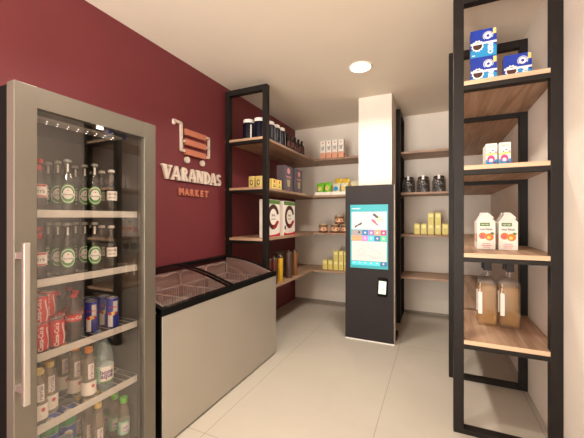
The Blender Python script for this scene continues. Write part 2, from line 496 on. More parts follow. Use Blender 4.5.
def blob(name, pts, m, lvl=2):
    b = B(); prism(b, [(sx0 + u * (sx1 - sx0), sz1 - v * (sz1 - sz0)) for u, v in pts], kf - .006 - .0012 * lvl, kf - .006 - .0012 * (lvl - 1) + .0001)
    return part(K, name, b, m, world=True, parent=S)
blob('banner_cat', [(.12, .335), (.15, .325), (.2, .31), (.27, .285), (.31, .27), (.32, .285), (.29, .315), (.22, .325), (.17, .345), (.15, .365), (.13, .365)], M['scr_ink'])
blob('banner_person', [(.60, .14), (.66, .13), (.72, .165), (.76, .18), (.75, .205), (.70, .205), (.66, .18), (.63, .175)], M['scr_ink'])
blob('banner_person', [(.56, .225), (.60, .22), (.68, .245), (.70, .275), (.76, .315), (.73, .325), (.66, .29), (.60, .265)], M['scr_red'])
blob('banner_wreath', disc_poly(.80, .22, .075, .055, 16), M['palebag'], 1.6)
b = B(); scribble(b, 12, .14, .007, sx0 + .42 * (sx1 - sx0), sz1 - .13 * (sz1 - sz0), kf - .0072, 0, .0008); part(K, 'banner_caption', b, M['scr_grey'], world=True, parent=S)
ui('menu_tile', .03, .31, .40, .485, M['scr_grey'])
ui('menu_tile', .03, .31, .49, .57, M['scr_orange'])
tiles = [['scr_blue', 'scr_purple', 'scr_orange', 'scr_pink'], ['scr_lilac', 'scr_cyan', 'scr_blue', 'scr_green']]
for r_, row in enumerate(tiles):
    for c_, mn in enumerate(row):
        u0 = .33 + c_ * .163; v0 = .40 + r_ * .09
        ui('menu_tile', u0, u0 + .15, v0, v0 + .08, M[mn])
        b = B(); cx = sx0 + (u0 + .075) * (sx1 - sx0); cz = sz1 - (v0 + .04) * (sz1 - sz0)
        prism(b, disc_poly(cx, cz, .012, .012, 6 if (r_ + c_) % 2 else 10), kf - .0084, kf - .0071)
        part(K, 'menu_icon', b, M['scr_white'], world=True, parent=S)
blob('menu_icon', disc_poly(.24, .435, .03, .022, 8), M['scr_ink'])
ui('map_picture', .03, .975, .58, .895, M['scr_white'])
b = B()
for pl in ([(.18, .74), (.3, .69), (.42, .72), (.36, .79), (.22, .81)], [(.42, .66), (.6, .70), (.84, .78), (.7, .83), (.45, .80)], [(.28, .66), (.5, .63), (.72, .66)], [(.55, .86), (.88, .83)]):
    tube(b, [(sx0 + u * (sx1 - sx0), kf - .0072, sz1 - v * (sz1 - sz0)) for u, v in pl], .0012, 4)
part(K, 'map_lines', b, M['scr_grey'], world=True, parent=S)
ui('menu_bar', .03, .80, .905, .965, M['scr_cyan'])
ui('menu_bar', .81, .975, .905, .965, M['scr_blue'])
for i in range(5):
    blob('menu_icon', disc_poly(.10 + i * .155, .925, .022, .013, 8), M['scr_white'])
blob('menu_icon', disc_poly(.89, .93, .028, .016, 8), M['scr_white'])

T = thing('card_terminal', 'black handheld card terminal with a pale green screen, clipped to the front of the kiosk', 'card terminal', (-.531, kf, .63))
T.rotation_euler = (math.radians(0), math.radians(3), 0)
part(T, 'housing', bx(B(), -.052, .052, -.034, -.006, -.10, .10, .006), M['black'], True)
part(T, 'bracket', bx(B(), -.02, .02, -.007, -.0005, -.05, .03), M['steel_black'])
sc = part(T, 'screen', bx(B(), -.040, .040, -.0352, -.0335, -.072, .070, .0005), M['term'], label='lit pale green screen')
b = B()
bx(b, -.025, .022, -.0358, -.0351, -.03, -.024)
part(T, 'screen_text', b, M['scr_grey'], parent=sc)

# ------------------------------------------------------------------ wall sign
def stroke(b, pts, w, d=.022):
    """thick lettering stroke as a chain of quads, x,z plane"""
    for p, q in zip(pts, pts[1:]):
        p, q = Vector(p), Vector(q); t = (q - p).normalized(); n = Vector((-t.y, t.x)) * w / 2
        e = t * w * .18
        prism(b, [tuple(p - e - n), tuple(q + e - n), tuple(q + e + n), tuple(p - e + n)], -d, 0)
def glyph(ch, w, h):
    b = B(); s = h * .30; k = h * .13
    def serif(x, z, ww): prism(b, [(x - ww / 2, z), (x + ww / 2, z), (x + ww / 2, z + k), (x - ww / 2, z + k)], -.0225, 0)
    if ch == 'V':
        prism(b, [(0.02 * w, h), (.42 * w, h), (.62 * w, .28 * h), (.5 * w, 0), (.36 * w, 0)], -.022, 0)
        prism(b, [(.98 * w, h), (.84 * w, h), (.44 * w, 0), (.62 * w, 0)], -.0215, 0)
        serif(.2 * w, h - k, .5 * w); serif(.86 * w, h - k, .34 * w)
    elif ch == 'A':
        prism(b, [(.66 * w, 0), (1.0 * w, 0), (.66 * w, h), (.42 * w, h)], -.022, 0)
        prism(b, [(.02 * w, 0), (.2 * w, 0), (.58 * w, h), (.42 * w, h)], -.0215, 0)
        bx(b, .2 * w, .75 * w, -.021, 0, .24 * h, .38 * h)
        serif(.12 * w, 0, .34 * w); serif(.84 * w, 0, .44 * w)
    elif ch == 'R':
        bx(b, .1 * w, .1 * w + s, -.022, 0, 0, h)
        ring(b, .50 * w, .73 * h, .10 * h, .29 * h, -.0215, 0, 14, .93, -PI / 2, PI / 2)
        bx(b, .1 * w, .52 * w, -.021, 0, h - .16 * h, h); bx(b, .1 * w, .52 * w, -.021, 0, .44 * h, .58 * h)
        prism(b, [(.42 * w, .5 * h), (.66 * w, .5 * h), (1.0 * w, 0), (.68 * w, 0)], -.0218, 0)
        serif(.1 * w + s / 2, 0, s * 1.45); serif(.88 * w, 0, .3 * w)
    elif ch == 'N':
        bx(b, .1 * w, .1 * w + s * .6, -.022, 0, 0, h); bx(b, .9 * w - s * .6, .9 * w, -.022, 0, 0, h)
        prism(b, [(.08 * w, h), (.42 * w, h), (.92 * w, 0), (.6 * w, 0)], -.0215, 0)
        serif(.16 * w, 0, .34 * w); serif(.84 * w, h - k, .34 * w); serif(.14 * w, h - k, .3 * w)
    elif ch == 'D':
        bx(b, .08 * w, .08 * w + s, -.022, 0, 0, h)
        ring(b, .38 * w, .5 * h, .34 * h, .5 * h, -.0215, 0, 16, 1., -PI / 2, PI / 2)
        ring(b, .42 * w, .5 * h, .26 * h, .5 * h, -.021, 0, 12, .96, -PI / 3, PI / 3)
        serif(.08 * w + s / 2, 0, s * 1.35); serif(.08 * w + s / 2, h - k, s * 1.35)
    elif ch == 'S':
        ring(b, .5 * w, .715 * h, .11 * h, .285 * h, -.022, 0, 16, 1., PI * .12, PI * 1.5)
        ring(b, .5 * w, .285 * h, .11 * h, .285 * h, -.0215, 0, 16, 1., -PI * .88, PI * .5)
    return b
SG = thing('wall_sign', 'raised sign on the burgundy wall: cream and coral shopping cart over the words VARANDAS MARKET', 'sign', (XL + .004, 2.45, 1.9), PI / 2)
h = .128; wd = .118; x = -.43
for ch, ww in zip('VARANDAS', (.112, .112, .106, .112, .112, .106, .108, .094)):
    g = glyph(ch, ww, h)
    for v in g.verts: v.co.x += x; v.co.z += 1.747 - 1.9
    part(SG, 'letter', g, M['cream']); x += ww * .97
x = -.21
b = None
for i, ch in enumerate('MARKET'):
    b = B(); text(b, ch, .088, -.194 + i * .0715, 1.645 - 1.9, -.008, .016, .045, sx=.86)
    part(SG, 'letter', b, M['coral'], label='small coral letter')
b = B(); z9 = 1.9
stroke(b, [(-.29, 2.262 - z9), (-.29, 2.295 - z9), (-.20, 2.29 - z9), (-.195, 2.04 - z9), (-.14, 2.035 - z9)], .022)
stroke(b, [(-.195, 2.13 - z9), (-.14, 2.13 - z9)], .018)
part(SG, 'cart_handle', b, M['cream'])
b = B()
stroke(b, [(.135, 2.235 - z9), (.197, 2.235 - z9), (.197, 2.03 - z9), (.135, 2.03 - z9)], .02)
stroke(b, [(.135, 2.13 - z9), (.197, 2.13 - z9)], .016)
part(SG, 'cart_rail', b, M['cream'])
for zc in (2.222, 2.127, 2.032):
    part(SG, 'cart_slat', bx(B(), -.155, .140, -.03, 0, zc - .028 - z9, zc + .028 - z9, .002), M['coral'], label='coral slat of the cart')
for xc in (-.12, .098):
    part(SG, 'cart_wheel', prism(B(), disc_poly(xc, 1.957 - z9, .03, .03, 24), -.022, 0), M['cream'], label='round cream wheel')

# ------------------------------------------------------------------ chest freezer
FX0, FX1, FY0, FY1 = -2.15, -1.5, 1.385, 2.87
F = thing('chest_freezer', 'long beige chest freezer with black rim and curved sliding glass lids, against the burgundy wall', 'freezer', ((FX0 + FX1) / 2, (FY0 + FY1) / 2, 0))
prof = [(-1.505, .845), (-1.6, .876), (-1.72, .915), (-1.855, .95), (-2.0, .97), (-2.12, .972)]
b = B()
bx(b, FX0, FX0 + .05, FY0, FY1, .03, .93); bx(b, FX1 - .05, FX1 - .004, FY0, FY1, .03, .80)
bx(b, FX0 + .05, FX1 - .05, FY0, FY0 + .05, .03, .80); bx(b, FX0 + .05, FX1 - .05, FY1 - .05, FY1, .03, .80)
bx(b, FX0 + .05, FX1 - .05, FY0 + .05, FY1 - .05, .03, .34)
part(F, 'cabinet', b, M['black'], world=True)
b = B()
bx(b, FX0 + .0505, FX0 + .054, FY0 + .0505, FY1 - .0505, .341, .925); bx(b, FX1 - .054, FX1 - .0505, FY0 + .0505, FY1 - .0505, .341, .80)
bx(b, FX0 + .054, FX1 - .054, FY0 + .0505, FY0 + .054, .341, .80); bx(b, FX0 + .054, FX1 - .054, FY1 - .054, FY1 - .0505, .341, .80)
bx(b, FX0 + .054, FX1 - .054, FY0 + .054, FY1 - .054, .341, .345)
part(F, 'inner_liner', b, M['liner'], world=True)
part(F, 'front_panel', bx(B(), FX1 - .0035, FX1 + .004, FY0 + .005, FY1 - .001, .014, .812, .002), M['panel'], world=True, label='plain beige metal front panel')
b = B()   # black rim: front rail, back rail, end cheeks following the curve
bx(b, FX1 - .045, FX1 + .006, FY0, FY1, .80, .845, .003)
bx(b, FX0, FX0 + .05, FY0, FY1, .93, .98, .003)
for y0 in (FY0, FY1 - .03):
    low = [(x_, min(z_ - .03, z_ - .03)) for x_, z_ in prof]
    prism(b, prof + low[::-1], y0, y0 + .03)
part(F, 'rim', b, M['black'], world=True)
for y0, y1, lift in ((FY0 + .03, 2.14, .004), (2.08, FY1 - .03, -.006)):
    b = B()
    up = [(x_, z_ + lift) for x_, z_ in prof]; dn = [(x_, z_ + lift - .004) for x_, z_ in prof]
    prism(b, up + dn[::-1], y0 + .02, y1 - .02)
    g = part(F, 'glass_lid', b, M['lid_glass'], world=True, smooth=True, label='curved clear sliding lid')
    b = B()
    for a in (y0, y1 - .022):
        if a == FY0 + .03 or abs(a - (FY1 - .03 - .022)) < 1e-6: continue
        prism(b, [(x_, z_ + .004) for x_, z_ in up] + [(x_, z_ - .003) for x_, z_ in dn[::-1]], a, a + .020)
    part(F, 'lid_edge', b, M['black'], world=True, parent=g)
# end triangles of liner closing below the curve
for y0 in (FY0 + .03, FY1 - .034):
    b = B(); prism(b, [(x_, z_ - .012) for x_, z_ in prof[:]] + [(-2.10, .80), (-1.545, .80)], y0, y0 + .004)
    part(F, 'end_liner', b, M['liner'], world=True)

def basket(y0, w, label):
    t = thing('freezer_basket', label, 'basket', (-1.83, y0 + w / 2, .60), 0, 'wire baskets in the chest freezer')
    hx, hy = .225, w / 2 - .006
    X0, X1 = -.235, .225
    b = B(); tube(b, [(X0, -hy, .20), (X1, -hy, .20), (X1, hy, .20), (X0, hy, .20)], .0042, 6, True)
    tube(b, [(X0, -hy, .0042), (X1, -hy, .0042), (X1, hy, .0042), (X0, hy, .0042)], .0042, 6, True)
    part(t, 'basket_frame', b, M['white_wire'], True)
    b = B(); n = 13
    for i in range(1, n):
        y = -hy + 2 * hy * i / n
        tube(b, [(X0, y, .20), (X0, y, .002), (X1, y, .002), (X1, y, .20)], .0022, 5)
    for i in range(1, 14):
        xx = X0 + (X1 - X0) * i / 14
        tube(b, [(xx, -hy, .20), (xx, -hy, .002), (xx, hy, .002), (xx, hy, .20)], .0022, 5)
    part(t, 'basket_grid', b, M['white_wire'], True)
    b = B()
    pts = [(X0, -hy, .2), (X0 - .01, -hy, .30), (X0 - .01, -hy + .03, .318), (X0 - .01, -.05, .318), (X0 - .01, -.03, .308), (X0 - .01, .03, .308), (X0 - .01, .05, .318), (X0 - .01, hy - .03, .318), (X0 - .01, hy, .30), (X0, hy, .2)]
    tube(b, pts, .0045, 6)
    part(t, 'rear_handle', b, M['white_wire'], True)
    return t
for i, lab in enumerate(('white wire basket nearest the fridge inside the chest freezer', 'second white wire basket from the fridge inside the chest freezer',
                         'third white wire basket from the fridge, under the right-hand freezer lid', 'white wire basket at the shelving end of the chest freezer')):
    basket(1.445 + i * .342, .34, lab)

# ------------------------------------------------------------------ glass-door fridge
GY0, GY1 = .66, 1.343
G = thing('display_fridge', 'tall upright drinks fridge with a champagne metal framed glass door and bar handle', 'fridge', (-1.85, 1.0, 0))
b = B()
bx(b, -2.16, -1.562, GY0 + .004, GY0 + .045, .06, 1.935); bx(b, -2.16, -1.562, GY1 - .045, GY1 - .004, .06, 1.935)
bx(b, -2.16, -2.12, GY0 + .045, GY1 - .045, .06, 1.935)
bx(b, -2.12, -1.562, GY0 + .045, GY1 - .045, .06, .115); bx(b, -2.12, -1.562, GY0 + .045, GY1 - .045, 1.885, 1.935)
part(G, 'cabinet', b, M['black'], world=True)
b = B()
bx(b, -2.1195, -1.565, GY0 + .0455, GY0 + .049, .118, 1.884); bx(b, -2.1195, -1.565, GY1 - .049, GY1 - .0455, .118, 1.884)
bx(b, -2.1195, -2.116, GY0 + .049, GY1 - .049, .118, 1.884); bx(b, -2.116, -1.565, GY0 + .049, GY1 - .049, 1.88, 1.884)
bx(b, -2.116, -1.565, GY0 + .049, GY1 - .049, .1155, .12)
part(G, 'inner_liner', b, M['grey_in'], world=True)
for fx, fy in ((-2.1, .72), (-2.1, 1.28), (-1.62, .72), (-1.62, 1.28)):
    part(G, 'foot', lathe(B(), [(.022, 0), (.022, .01), (.014, .015), (.014, .06)], 14, fx, fy), M['black'], world=True)
D = part(G, 'door', B(), M['inox'], world=True) if False else None
b = B(); dz0, dz1 = .07, 1.942
bx(b, -1.556, -1.5, GY0, GY0 + .080, dz0, dz1, .003); bx(b, -1.556, -1.5, GY1 - .078, GY1, dz0, dz1, .003)
bx(b, -1.555, -1.5005, GY0 + .078, GY1 - .076, dz1 - .088, dz1 - .001); bx(b, -1.555, -1.5005, GY0 + .078, GY1 - .076, dz0 + .001, dz0 + .06)
D = part(G, 'door', b, M['inox'], world=True, label='champagne metal door frame')
part(G, 'door_glass', bx(B(), -1.522, -1.518, GY0 + .078, GY1 - .076, dz0 + .058, dz1 - .086), M['door_glass'], world=True, parent=D)
b = B(); bx(b, -1.452, -1.432, .662, .684, .672, 1.302, .003)
for z in (.73, 1.25): bx(b, -1.50, -1.45, .664, .682, z - .012, z + .012)
part(G, 'door_handle', b, M['chrome'], world=True, parent=D, label='pale metal bar handle')
part(G, 'door_seal', bx(bx(B(), -1.562, -1.556, GY0 + .05, GY0 + .078, dz0 + .05, dz1 - .07), -1.562, -1.556, GY1 - .075, GY1 - .05, dz0 + .05, dz1 - .07), M['black'], world=True, parent=D)
part(G, 'door_sensor', bx(B(), -1.53, -1.523, 1.008, 1.038, 1.842, 1.860), M['led'], world=True, parent=D, label='small lit white block at the top of the door')
SH = [.485, .80, 1.125, 1.43]
for z in SH:
    b = B()
    y0, y1 = GY0 + .054, GY1 - .054
    n = 14
    for i in range(n + 1):
        y = y0 + (y1 - y0) * i / n
        tube(b, [(-2.10, y, z - .003), (-1.575, y, z - .0025)], .0022, 5)
    for xx in (-2.10, -1.92, -1.75): tube(b, [(xx, y0, z - .007), (xx, y1, z - .007)], .0035, 6)
    s = part(G, 'wire_shelf', b, M['wire'], world=True)
    part(G, 'price_strip', bx(B(), -1.575, -1.567, y0, y1, z - .030, z + .004, .001), M['strip'], world=True, parent=s, label='flat light grey strip along the shelf front')
b = B()
for k in range(9):
    for x_ in (-1.72, -1.765): lathe(b, [(0, -.003), (.0024, -.002), (.0024, 0), (0, 0)], 8, x_, .84 + k * .049 + (.02 if x_ < -1.75 else 0), 1.868)
LS = part(G, 'light_strip', bx(B(), -1.78, -1.705, .76, 1.28, 1.868, 1.88), M['strip'], world=True)
part(G, 'led_bulbs', b, M['led'], world=True, parent=LS, label='row of tiny lit white dots')

# ------------------------------------------------------------------ drinks in the fridge
def beer_bottle():
    t = thing('beer_bottle', 'x', 'bottle')
    part(t, 'glass_body', lathe(B(), [(.029, 0), (.0325, .004), (.0325, .130), (.029, .150), (.016, .180), (.0135, .196), (.013, .234), (.0145, .235), (.0145, .240), (0, .240)], 22), M['beer'], True)
    part(t, 'crown_cap', lathe(B(), [(.0155, .236), (.0165, .238), (.0155, .248), (.009, .250), (0, .250)], 18), M['cap_grey'], True)
    part(t, 'neck_label', wrap(wgrid(B(), -.004, .004, .190, .228, 3), .0141), M['white'], label='narrow white neck label painting a highlight streak')  # narrow white label doubles as a painted highlight on the neck
    b = wrap(woval(B(), 0, .082, .036, .048, 14), .0328); l = part(t, 'front_label', b, M['beer_green'], label='green oval label with a white heart')
    b = wrap(woval(B(), 0, .082, .032, .042, 14), .0333); part(t, 'label_ring', b, M['white'], parent=l)
    b = wrap(woval(B(), 0, .082, .029, .038, 14), .0338); part(t, 'label_disc', b, M['beer_green'], parent=l)
    b = wrap(woval(B(), 0, .084, .021, .027, 12), .0343); part(t, 'label_disc', b, M['white'], parent=l)
    b = wrap(wgrid(B(), -.027, .027, .073, .085, 12), .0348); part(t, 'label_banner', b, M['white'], parent=l)
    b = B(); text(b, 'Heineken', .0115, 0, .079, 0, .0004, .01); wrap(b, .0353); part(t, 'lettering', b, M['black_ink'], parent=l)
    b = B(); prism(b, [(math.sin(a * PI / 5) * (.005 if a % 2 == 0 else .0022), .098 + math.cos(a * PI / 5) * (.005 if a % 2 == 0 else .0022)) for a in range(10)], -.0004, 0); wrap(b, .0350)
    part(t, 'star', b, M['redink'], parent=l)
    return t
RB = PI / 2 - .45      # labels look a little towards the near end of the room
pb = beer_bottle()
rows = [(-1.62, 'front'), (-1.70, 'second'), (-1.78, 'third')]
spots = []
for si, (z, sn) in enumerate(((SH[3], 'top'), (SH[2], 'second'))):
    for cy, cn in ((.925, 'handle-side'), (1.056, 'middle')):
        for x_, rn in rows:
            spots.append((x_, cy, z, RB, f'glass bottle with green oval label, {rn} in the {cn} column, {sn} fridge shelf'))
spread(pb, spots, 'green-labelled bottles on the two upper fridge shelves')

def plain_bottle():
    t = thing('beer_bottle', 'x', 'bottle')
    part(t, 'glass_body', lathe(B(), [(.028, 0), (.0305, .004), (.0305, .120), (.026, .140), (.015, .165), (.0125, .18), (.0122, .214), (.0138, .215), (.0138, .220), (0, .220)], 22), M['beer'], True)
    part(t, 'crown_cap', lathe(B(), [(.0155, .216), (.0165, .218), (.0155, .229), (.009, .231), (0, .231)], 18), M['white'], True, label='white crown cap')
    l = part(t, 'front_label', wrap(wgrid(B(), -.028, .028, .062, .112, 10), .0308), M['paper'], label='white paper label')
    b = B(); scribble(b, 6, .046, .014, 0, .098); scribble(b, 7, .034, .008, 0, .078, seed=5); wrap(b, .0314)
    part(t, 'lettering', b, M['black_ink'], parent=l)
    return t
pp = plain_bottle(); spots = []
for z, sn in ((SH[3], 'top'), (SH[2], 'second')):
    for x_, rn in rows:
        spots.append((x_, 1.15, z, RB, f'glass bottle with square white label, {rn} in line, {sn} fridge shelf'))
spread(pp, spots, 'white-labelled bottles on the two upper fridge shelves')

def red_bottle():
    t = thing('soda_bottle', 'x', 'bottle')
    part(t, 'bottle_body', lathe(B(), [(.026, 0), (.029, .005), (.029, .06), (.0275, .075), (.029, .12), (.024, .145), (.014, .175), (.012, .19), (.012, .222), (0, .222)], 22), M['cola'], True)
    part(t, 'cap', lathe(B(), [(.0145, .214), (.0145, .232), (0, .232)], 18), M['redink'], True, label='red cap')
    part(t, 'neck_label', wrap(wgrid(B(), -.01, .01, .18, .205, 4), .0132), M['redink'], label='red neck label')
    l = part(t, 'front_label', band(B(), .0293, .06, .118), M['paper'], label='white sleeve')
    b = B(); wgrid(b, -.03, .03, .108, .116, 10); wgrid(b, -.03, .03, .062, .068, 10); wrap(b, .0299); part(t, 'label_stripe', b, M['redink'], parent=l)
    b = B(); scribble(b, 5, .044, .016, 0, .088); wrap(b, .0299); part(t, 'lettering', b, M['black_ink'], parent=l)
    return t
spread(red_bottle(), [(-1.62, .805, SH[3], RB, 'red-capped bottle with a white sleeve beside the handle on the top fridge shelf'),
                      (-1.62, .805, SH[2], RB, 'red-capped bottle with a white sleeve beside the handle on the second fridge shelf')], 'red-capped bottles beside the door handle')

def cola_can():
    t = thing('soda_can', 'x', 'can')
    part(t, 'can_body', lathe(B(), [(.024, 0), (.032, .008), (.032, .112), (.026, .122)], 24), M['can_red'], True)
    part(t, 'can_lid', lathe(B(), [(.0262, .1215), (.0262, .1245), (.0245, .1245), (.0235, .1222), (0, .1222)], 24), M['can_silver'], True, label='silver can top')
    for a0 in (0, PI):
        b = B(); text(b, 'Coca-Cola', .025, 0, .060, 0, .0004, .02, PI / 2); wrap(b, .0324)
        for v in b.verts: v.co = Matrix.Rotation(a0 + .35, 3, 'Z') @ v.co
        part(t, 'lettering', b, M['white'], label='white script reading up the can')
        b = B()
        for i in range(12):
            z0 = .012 + i * .008; xo = .0265 + .005 * math.sin(i * .45)
            prism(b, [(xo, z0), (xo + .006, z0), (xo + .006 + .001, z0 + .0081), (xo + .001, z0 + .0081)], -.0004, 0)
        wrap(b, .0324)
        for v in b.verts: v.co = Matrix.Rotation(a0 + .35, 3, 'Z') @ v.co
        part(t, 'wave_stripe', b, M['white'], label='white wave')
    return t
spots = []
cz = SH[1]
for x_, y_, lv, lab in ((-1.615, .805, 0, 'red can at the bottom of the stack beside the door handle'), (-1.615, .874, 0, 'red can on the lower level, front, right-hand of the stack'),
                        (-1.685, .805, 0, 'red can on the lower level, second row, handle side'), (-1.685, .874, 0, 'red can on the lower level, second row, bottle side'),
                        (-1.755, .805, 0, 'red can on the lower level, rear row, handle side'), (-1.755, .874, 0, 'red can on the lower level, rear row, bottle side'),
                        (-1.615, .805, 1, 'red can on the upper level at the front beside the handle'), (-1.685, .805, 1, 'red can on the upper level, second row, handle side'),
                        (-1.685, .874, 1, 'red can on the upper level, second row, bottle side'), (-1.755, .874, 1, 'red can on the upper level, rear row')):
    spots.append((x_, y_, cz + lv * .1246, RB + random.uniform(-.5, .3), lab + ', middle fridge shelf'))
spread(cola_can(), spots, 'red cans on the middle fridge shelf')

def cola_bottle():
    t = thing('soda_bottle', 'x', 'bottle')
    part(t, 'bottle_body', lathe(B(), [(.027, 0), (.031, .008), (.029, .03), (.026, .05), (.029, .075), (.033, .095), (.033, .13), (.028, .155), (.014, .19), (.0125, .20), (.0125, .214), (0, .214)], 24), M['cola'], True)
    part(t, 'cap', lathe(B(), [(.0148, .208), (.0148, .222), (.013, .224), (0, .224)], 18), M['redink'], True, label='red cap')
    l = part(t, 'sleeve_label', band(B(), .0334, .096, .129), M['can_red'], label='red sleeve')
    b = B(); text(b, 'Coca-Cola', .021, 0, .1125, 0, .0004, .02); wrap(b, .0341); part(t, 'lettering', b, M['white'], parent=l)
    return t
spots = [(-1.616, .95, cz, RB, 'front cola bottle with red cap and red sleeve beside the red cans'),
         (-1.685, 1.0, cz, RB, 'second-row cola bottle with red cap nearest the blue cans'), (-1.735, .94, cz, RB, 'second-row cola bottle with red cap right beside the stacked red cans'),
         (-1.80, .965, cz, RB, 'rear cola bottle with red cap behind the red can stack'), (-1.80, 1.035, cz, RB, 'rear cola bottle with red cap behind the blue cans')]
spread(cola_bottle(), spots, 'cola bottles on the middle fridge shelf')

def energy_can():
    t = thing('energy_drink_can', 'x', 'can')
    part(t, 'can_body', lathe(B(), [(.025, 0), (.0315, .008), (.0315, .150), (.027, .160)], 24), M['can_blue'], True)
    part(t, 'can_lid', lathe(B(), [(.0272, .1595), (.0272, .1625), (.025, .1625), (.024, .1602), (0, .1602)], 24), M['can_silver'], True, label='silver can top')
    b = B()
    for a in (0, 1):
        bb = B(); wgrid(bb, -.024, .0, .01, .075, 6); wrap(bb, .0318)
        for v in bb.verts: v.co = Matrix.Rotation(a * PI, 3, 'Z') @ v.co
        part(t, 'silver_panel', bb, M['strip'], label='silver quarter panel')
        bb = B(); wgrid(bb, .002, .026, .082, .146, 6); wrap(bb, .0318)
        for v in bb.verts: v.co = Matrix.Rotation(a * PI, 3, 'Z') @ v.co
        part(t, 'silver_panel', bb, M['strip'], label='silver quarter panel')
    b = B(); woval(b, 0, .080, .011, .011, 10); wrap(b, .0322); part(t, 'sun_disc', b, M['ytin'], label='yellow disc')
    b = B()
    for s in (-1, 1):
        prism(b, [(s * .003, .074), (s * .012, .070), (s * .021, .076), (s * .022, .086), (s * .015, .090), (s * .008, .086)][::s], -.0004, 0)
    wrap(b, .0326); part(t, 'bull_emblem', b, M['redink'], label='pair of red bulls')
    b = B(); text(b, 'Red Bull', .012, 0, .115, 0, .0004, .02, .0); wrap(b, .0326); part(t, 'lettering', b, M['redink'])
    return t
spots = [(-1.612, 1.15, cz, RB - .1, 'front blue and silver energy drink can at the hinge side of the middle fridge shelf'),
         (-1.685, 1.15, cz, RB, 'blue and silver energy drink can directly behind the front one, hinge side'),
         (-1.645, 1.055, cz, RB - .1, 'blue and silver energy drink can next to the cola bottles'),
         (-1.725, 1.095, cz, RB, 'rear blue and silver energy drink can behind the one next to the cola bottles')]
spread(energy_can(), spots, 'blue energy drink cans on the middle fridge shelf')

def juice_bottle(cap, nm, hh=.25):
    t = thing('juice_bottle', 'x', 'bottle')
    k = hh / .25
    part(t, 'bottle_body', lathe(B(), [(.029, 0), (.033, .006), (.033, .085), (.030, .09), (.031, .165 * k), (.024, .195 * k), (.0155, .215 * k), (.0145, .235 * k), (0, .235 * k)], 22), M['juice'], True)
    part(t, 'cap', lathe(B(), [(.0175, hh - .024), (.0175, hh), (0, hh)], 18), cap, True, label=nm)
    l = part(t, 'lower_label', wrap(wgrid(B(), -.050, .050, .018, .084, 16), .0334), M['paper'], label='white label with a red and yellow swirl')
    b = B(); prism(b, [(-.012, .03), (.01, .034), (.024, .05), (.020, .054), (.004, .043)], -.0004, 0); wrap(b, .0340); part(t, 'swirl', b, M['cap_yellow'], parent=l)
    b = B(); woval(b, .016, .062, .008, .009, 8); wrap(b, .0340); part(t, 'swirl', b, M['redink'], parent=l)
    l2 = part(t, 'upper_label', wrap(wgrid(B(), -.006, .020, .100, .175, 5), .0316), M['paper'], label='narrow white upright label')
    b = B(); scribble(b, 6, .062, .014, .008, .138, 0, PI / 2); wrap(b, .0322); part(t, 'lettering', b, M['purple'], parent=l2)
    return t
z4 = SH[0]
jb = juice_bottle(M['cap_orange'], 'orange screw cap')
spread(jb, [(-1.612, 1.022, z4, RB, 'orange-capped juice bottle at the front of the fourth fridge shelf'),
            (-1.70, 1.008, z4, RB, 'orange-capped juice bottle second in line on the fourth fridge shelf'),
            (-1.79, 1.0, z4, RB, 'orange-capped juice bottle third in line on the fourth fridge shelf')], 'orange-capped juice bottles')
jb = juice_bottle(M['cap_yellow'], 'pale yellow screw cap', .235)
spread(jb, [(-1.615, .802, z4, RB, 'yellow-capped juice bottle at the very front beside the handle, fourth fridge shelf'),
            (-1.66, .868, z4, RB, 'yellow-capped juice bottle diagonally behind the front one, fourth fridge shelf'),
            (-1.73, .80, z4, RB, 'yellow-capped juice bottle at the rear, handle side, fourth fridge shelf'),
            (-1.76, .90, z4, RB, 'yellow-capped juice bottle at the rear, nearest the orange caps, fourth fridge shelf')], 'yellow-capped juice bottles')

def water_bottle():
    t = thing('water_bottle', 'x', 'bottle')
    part(t, 'bottle_body', lathe(B(), [(.036, 0), (.043, .008), (.043, .03), (.041, .036), (.043, .042), (.043, .130), (.0415, .135), (.0435, .145), (.041, .18), (.026, .235), (.013, .26), (.0125, .275), (0, .275)], 24), M['water'], True)
    part(t, 'cap', lathe(B(), [(.0155, .27), (.0155, .288), (0, .288)], 18), M['cap_blue'], True, label='blue cap')
    l = part(t, 'sleeve_label', band(B(), .0434, .040, .125), M['paper'], label='white and mint label')
    part(t, 'mint_patch', wrap(wgrid(B(), -.060, -.026, .041, .124, 6), .0440), M['mint'], parent=l)
    part(t, 'mint_patch', wrap(wgrid(B(), -.05, .05, .041, .050, 12), .0441), M['greenink'], parent=l)
    b = B(); text(b, 'bona', .034, .006, .098, 0, .0004, .03); text(b, 'aqua', .034, .006, .070, 0, .0004, .03); wrap(b, .0442); part(t, 'lettering', b, M['purple'], parent=l)
    return t
spread(water_bottle(), [(-1.622, 1.112, z4, RB, 'large clear water bottle at the front of the fourth fridge shelf'),
                        (-1.715, 1.135, z4, RB, 'large clear water bottle behind the front one, hinge side'),
                        (-1.805, 1.115, z4, RB, 'large clear water bottle third in line, seen under the blue cans'),
                        (-1.90, 1.11, z4, RB, 'large clear water bottle at the back of the fourth fridge shelf')], 'large clear water bottles')

